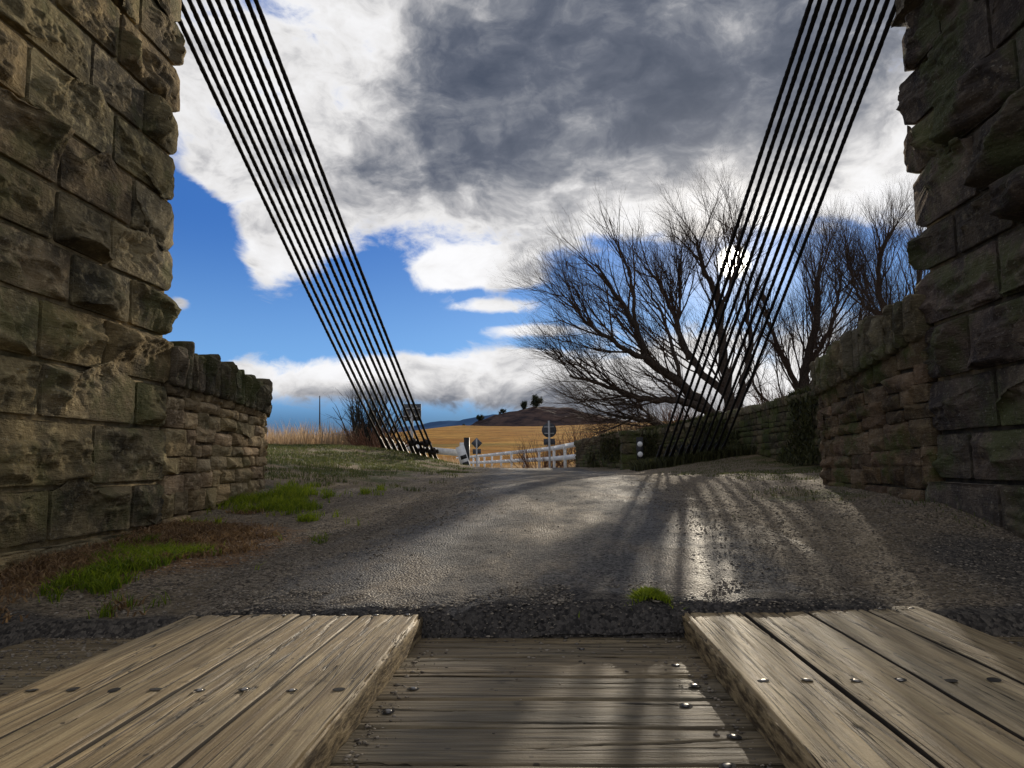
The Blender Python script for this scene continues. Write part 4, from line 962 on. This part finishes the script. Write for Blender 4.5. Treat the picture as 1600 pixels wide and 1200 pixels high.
for k, (x, y, h, lab) in enumerate([(-19.3, 58, 4.6, 'pale leafless tree with a rounded head beyond the reeds, farthest left'), (-16.2, 60, 3.6, 'smaller pale leafless tree beyond the reeds by the slender pole')]):
    shrub(lab, (x, y, float(gz(x, y)[0])), 1.6, h, 26, 80 + k, ('redtwig', 'redtwig'), name='bare_tree', group='leafless trees beyond the reeds', spread=.8, dens=(2.0, 2.6, 3))
def evergreen(label, x, y, z, r, seed):
    rg = np.random.default_rng(seed); t = thing('hill_tree', label, 'tree', 'dark trees on the hill crest', loc=(x, y, z)); mb = MB(); tube(mb, [(0, 0, -1), (0, 0, r * 1.2)], [r * .14, r * .08], 6); mb.build('trunk', [M['bark']], t)
    n = 2200; cc = rg.normal(0, 1, (9, 3)) * [.5, .5, .35] * r + [0, 0, r * 1.15]; c = cc[rg.integers(0, 9, n)] + rg.normal(0, .22, (n, 3)) * r
    s = r * .2; a = rg.normal(0, 1, (n, 3)); b = rg.normal(0, 1, (n, 3)); V = np.stack([c - a * s * .5, c + b * s * .5, c + a * s * .5], 1).reshape(-1, 3)
    mb = MB(); mb.add(V, np.arange(3 * n).reshape(-1, 3)); mb.c[-1] = np.repeat(rg.uniform(0, 1, (n, 1)), 3, 0) * np.ones((1, 3)); mb.build('crown', [M['ever']], t)
for k, (px, x, y, z, r) in enumerate([(838, -5.0, 298, 22.4, 2.3), (820, -9.5, 298, 21.4, 1.7), (782, -18, 298, 19.8, 1.1), (752, -27.5, 298, 17.0, 1.4), (728, -33.5, 298, 14.0, 1.0)]):
    evergreen(['tallest dark round tree on the hill crest, next to the bare shrubs', 'dark bushy tree just left of the tallest one on the crest', 'small dark tree halfway down the crest line', 'lone dark tree standing clear on the left slope of the crest', 'tiny dark tree lowest on the crest line, farthest left'][k], x, y, z, r, 90 + k)

# ------------------------------------------------------------------ grass, reeds, litter, gravel
def blades(name, pts, hgt, wid, lean, m, seed, cseed=(0, 1), kind='stuff'):
    rg = np.random.default_rng(seed); n = len(pts); h = hgt * rg.uniform(.45, 1.15, n); a = rg.uniform(0, 2 * math.pi, n)
    side = np.stack([np.cos(a), np.sin(a), 0 * a], 1); b = rg.uniform(0, 2 * math.pi, n); ld = np.stack([np.cos(b), np.sin(b), 0 * b], 1) * (rg.uniform(.1, 1, n) * lean)[:, None]
    V = []
    for t, w in ((0, 1.0), (.5, .75), (1, .08)):
        c = pts + np.array([0, 0, 1]) * (h * t * (1 - .25 * lean * t))[:, None] + ld * (h * t * t)[:, None]
        V += [c - side * (wid * w * .5), c + side * (wid * w * .5)]
    V = np.stack(V, 1).reshape(-1, 3); i = np.arange(n)[:, None] * 6
    F = np.concatenate([i + [0, 1, 3, 2], i + [2, 3, 5, 4]]); col = np.repeat(rg.uniform(*cseed, n), 6)[:, None] * np.ones((1, 3))
    return tag(link(name, V, F, [m], colors=col), kind=kind)
def scatter(n, x0, x1, y0, y1, dens, seed):
    rg = np.random.default_rng(seed); x = rg.uniform(x0, x1, n); y = rg.uniform(y0, y1, n)
    k = rg.uniform(0, 1, n) < dens(x, y, fbm(np.stack([x, y, 0 * x], 1) * 3, 3, seed))
    x, y = x[k], y[k]; return np.stack([x, y, gz(x, y)], 1)
def gb(x, y, cx, cy, sx, sy): return np.exp(-((x - cx) / sx) ** 2 - ((y - cy) / sy) ** 2)
pg = scatter(30000, -2.7, -1.0, 5.0, 7.4, lambda x, y, n: smooth(.35, .65, gb(x, y, -2.3, 6.1, .32, .55) + .75 * gb(x, y, -1.85, 5.7, .3, .28) + .9 * n + .5 * fbm(np.stack([x, y, 0 * x], 1) * 14, 2, 40) - .1), 1)
tag(blades('green_grass', pg, .085, .0055, 1.0, M['grass'], 1), 'bright green grass clump at the foot of the left wing wall', 'grass')
pg = scatter(26000, -2.5, -1.3, 2.7, 4.5, lambda x, y, n: smooth(.4, .75, gb(x, y, -2.12, 3.15, .26, .34) + .75 * gb(x, y, -2.0, 3.8, .24, .3) + 1.1 * n + .5 * fbm(np.stack([x, y, 0 * x], 1) * 14, 2, 41) - .05), 2)
tag(blades('green_grass', pg, .075, .005, 1.0, M['grass'], 2, (0, .7)), 'darker green grass patch beside the near left boards', 'grass')
pg = scatter(90000, -9, -1.2, 7, 19, lambda x, y, n: smooth(.35, .9, smooth(-1.1, -3.2, x) + 1.9 * n - .15 * smooth(15, 9, y)), 3)
tag(blades('short_turf', pg, .06, .009, .8, M['turf'], 3), 'short patchy turf on the left bank', 'grass')
pg = scatter(26000, 1.1, 4.6, 4.2, 17, lambda x, y, n: smooth(.35, .75, smooth(1.6, 3.0, x) * .6 + gb(x, y, 2.1, 5.8, .35, .9) * .5 + .8 * n), 4)
tag(blades('short_turf', pg, .04, .007, .8, M['turf'], 4), 'thin turf along the right-hand wall foot', 'grass')
pg = scatter(16000, -13, -4.9, 17.5, 25, lambda x, y, n: smooth(.1, .5, smooth(17.5, 19, y) * .7 + .6 * n), 5)
tag(blades('dry_reeds', pg, .75, .014, .35, M['reed'], 5), 'pale dry reeds on the skyline of the left bank', 'reeds')
pg = scatter(60000, -12, 4.5, 24, 58, lambda x, y, n: .8 * (np.abs(x - (np.interp(y, RY, RL) + np.interp(y, RY, RRt)) / 2) > (np.interp(y, RY, RRt) - np.interp(y, RY, RL)) / 2 + .3), 6)
tag(blades('dry_grass', pg, .38, .02, .5, M['reed'], 6), 'dry grass on the verges around the far fence', 'grass')
pg = scatter(26000, -2.7, -1.2, 2.8, 5.8, lambda x, y, n: smooth(.3, .7, gb(x, y, -2.3, 4.2, .55, 1.0) * 1.1 + .6 * n), 7)
tag(blades('leaf_litter', pg, .055, .010, 1.6, M['litter'], 7), 'brown dead leaves and stalks at the foot of the left tower', 'litter')
pg = scatter(9000, 2.0, 4.6, 16.4, 18.4, lambda x, y, n: .8 + 0 * x, 8)
tag(blades('ground_ivy', pg, .28, .03, .7, M['ivy'], 8), 'dark ground cover around the right cable anchors', 'ground cover')
rgi = np.random.default_rng(66); sv = rgi.uniform(1.2, S_b, 26000); pp = np.array([at_b(q)[0] for q in np.linspace(.05, S_b, 400)]); tn = np.array([at_b(q)[1] for q in np.linspace(.05, S_b, 400)])
ix = np.clip((sv / S_b * 399).astype(int), 0, 399); nn_ = np.stack([-tn[ix][:, 1], tn[ix][:, 0]], 1); fr_ = rgi.uniform(0, 1, len(sv)); z_b, z_t = zb_b(sv), zt_b(sv)
on_top = rgi.uniform(0, 1, len(sv)) < .35; zz_ = np.where(on_top, z_t + .12, z_b + (z_t - z_b) * fr_ ** 1.3)
offn = np.where(on_top, rgi.uniform(-.3, .08, len(sv)), rgi.uniform(.02, .12, len(sv)) + .3 * (1 - fr_) ** 3)
pg = np.stack([pp[ix][:, 0] + nn_[:, 0] * offn, pp[ix][:, 1] + nn_[:, 1] * offn, zz_], 1)
kk_ = fbm(np.stack([sv * .8, zz_ * 1.2, 0 * sv], 1), 3, 5) > np.where(on_top, -.05, .12); pg = pg[kk_]
tag(blades('wall_creeper', pg, .15, .035, 1.1, M['ivy'], 10), 'dark creeper and moss over the boundary wall', 'creeper')
# moss tuft at the corner of the right boards
rgm = np.random.default_rng(4); q = rgm.normal(0, 1, (2600, 2)) * [.085, .035] + [.37, 2.87]
pg = np.stack([q[:, 0], q[:, 1], -.01 + .055 * np.exp(-((q[:, 0] - .37) / .08) ** 2)], 1)
o = blades('moss_tuft', pg, .034, .005, 1.1, M['grass'], 9, (.2, .9), None); tag(o, 'small green moss tuft at the inner corner of the right boards', 'moss')

def gravel(name, pts, smin, smax, seed, label):
    rg = np.random.default_rng(seed)
    iv = np.array([(1, 0, 0), (-1, 0, 0), (0, 1, 0), (0, -1, 0), (0, 0, 1), (0, 0, -1)], float); q3 = np.array([(1, 1, 1), (-1, 1, 1), (-1, -1, 1), (1, -1, 1)]) * .68
    iv = np.concatenate([iv[[4, 5]], q3 * [1, 1, .7], q3 * [1, 1, -.7]])
    fv = np.array([(0, 2, 3), (0, 3, 4), (0, 4, 5), (0, 5, 2), (1, 7, 6), (1, 8, 7), (1, 9, 8), (1, 6, 9), (2, 6, 7), (2, 7, 3), (3, 7, 8), (3, 8, 4), (4, 8, 9), (4, 9, 5), (5, 9, 6), (5, 6, 2)])
    n = len(pts); s = smin + (smax - smin) * rg.uniform(0, 1, n) ** 3
    V = iv[None] * (1 + rg.normal(0, .2, (n, 10, 1))); a = rg.uniform(0, 6.3, n); ca, sa = np.cos(a)[:, None], np.sin(a)[:, None]
    V = V * (np.stack([rg.uniform(.7, 1.3, n), rg.uniform(.7, 1.2, n), rg.uniform(.28, .55, n)], 1) * s[:, None])[:, None]
    x = V[..., 0] * ca - V[..., 1] * sa; y = V[..., 0] * sa + V[..., 1] * ca
    P = np.stack([x, y, V[..., 2]], -1) + pts[:, None] + np.array([0, 0, 1]) * (s * .08)[:, None, None]
    F = (fv[None] + (np.arange(n) * 10)[:, None, None]).reshape(-1, 3)
    v = rg.uniform(.05, 1, n) ** 1.5; c = np.stack([.11 + .42 * v, .09 + .36 * v, .07 + .27 * v], 1)
    return tag(link(name, P.reshape(-1, 3), F, [M['pebble']], smooth_shade=False, colors=np.repeat(c, 10, 0)), label, 'gravel', kind='stuff')
def gp(n, x0, x1, y0, y1, dens, seed):
    p = scatter(n, x0, x1, y0, y1, dens, seed); p[:, 2] = surf(p[:, 0], p[:, 1]); return p
def edge_d(x, y, n):
    lx = np.interp(y, ry, rl); rx = np.interp(y, ry, rr); d = np.maximum(np.exp(-((x - lx) / .45) ** 2), smooth(rx - .9, rx + .5, x))
    return np.clip(d * (.7 + .5 * n) + .09 + .15 * n, 0, 1) * smooth(11, 4.5, y)
p1 = gp(150000, -2.4, 2.45, 2.85, 10.5, edge_d, 21)
p2 = gp(9000, -1.3, 1.3, 2.72, 3.1, lambda x, y, n: .55 + n, 22)
gravel('loose_gravel', np.concatenate([p1, p2]), .0022, .0085, 31, 'loose gravel along both edges of the road')
rgd = np.random.default_rng(77); n = 1700
xx = np.concatenate([rgd.uniform(-1.9, -1.36, n), rgd.uniform(1.37, 1.9, n // 2), rgd.choice([-1, 1], 420) * (.45 - np.abs(rgd.normal(0, .03, 420))), rgd.uniform(-.46, .46, 260)])
yy = np.concatenate([2.85 - np.abs(rgd.normal(0, .45, n)), 2.8 - np.abs(rgd.normal(0, .3, n // 2)), rgd.uniform(1.3, 2.8, 420), 2.85 - np.abs(rgd.normal(0, .35, 260))])
k = yy < 2.83; xx, yy = xx[k], yy[k]
gravel('deck_grit', np.stack([xx, yy, np.full(len(xx), -.078)], 1), .002, .008, 32, 'grit and small stones lying on the lower deck planks')
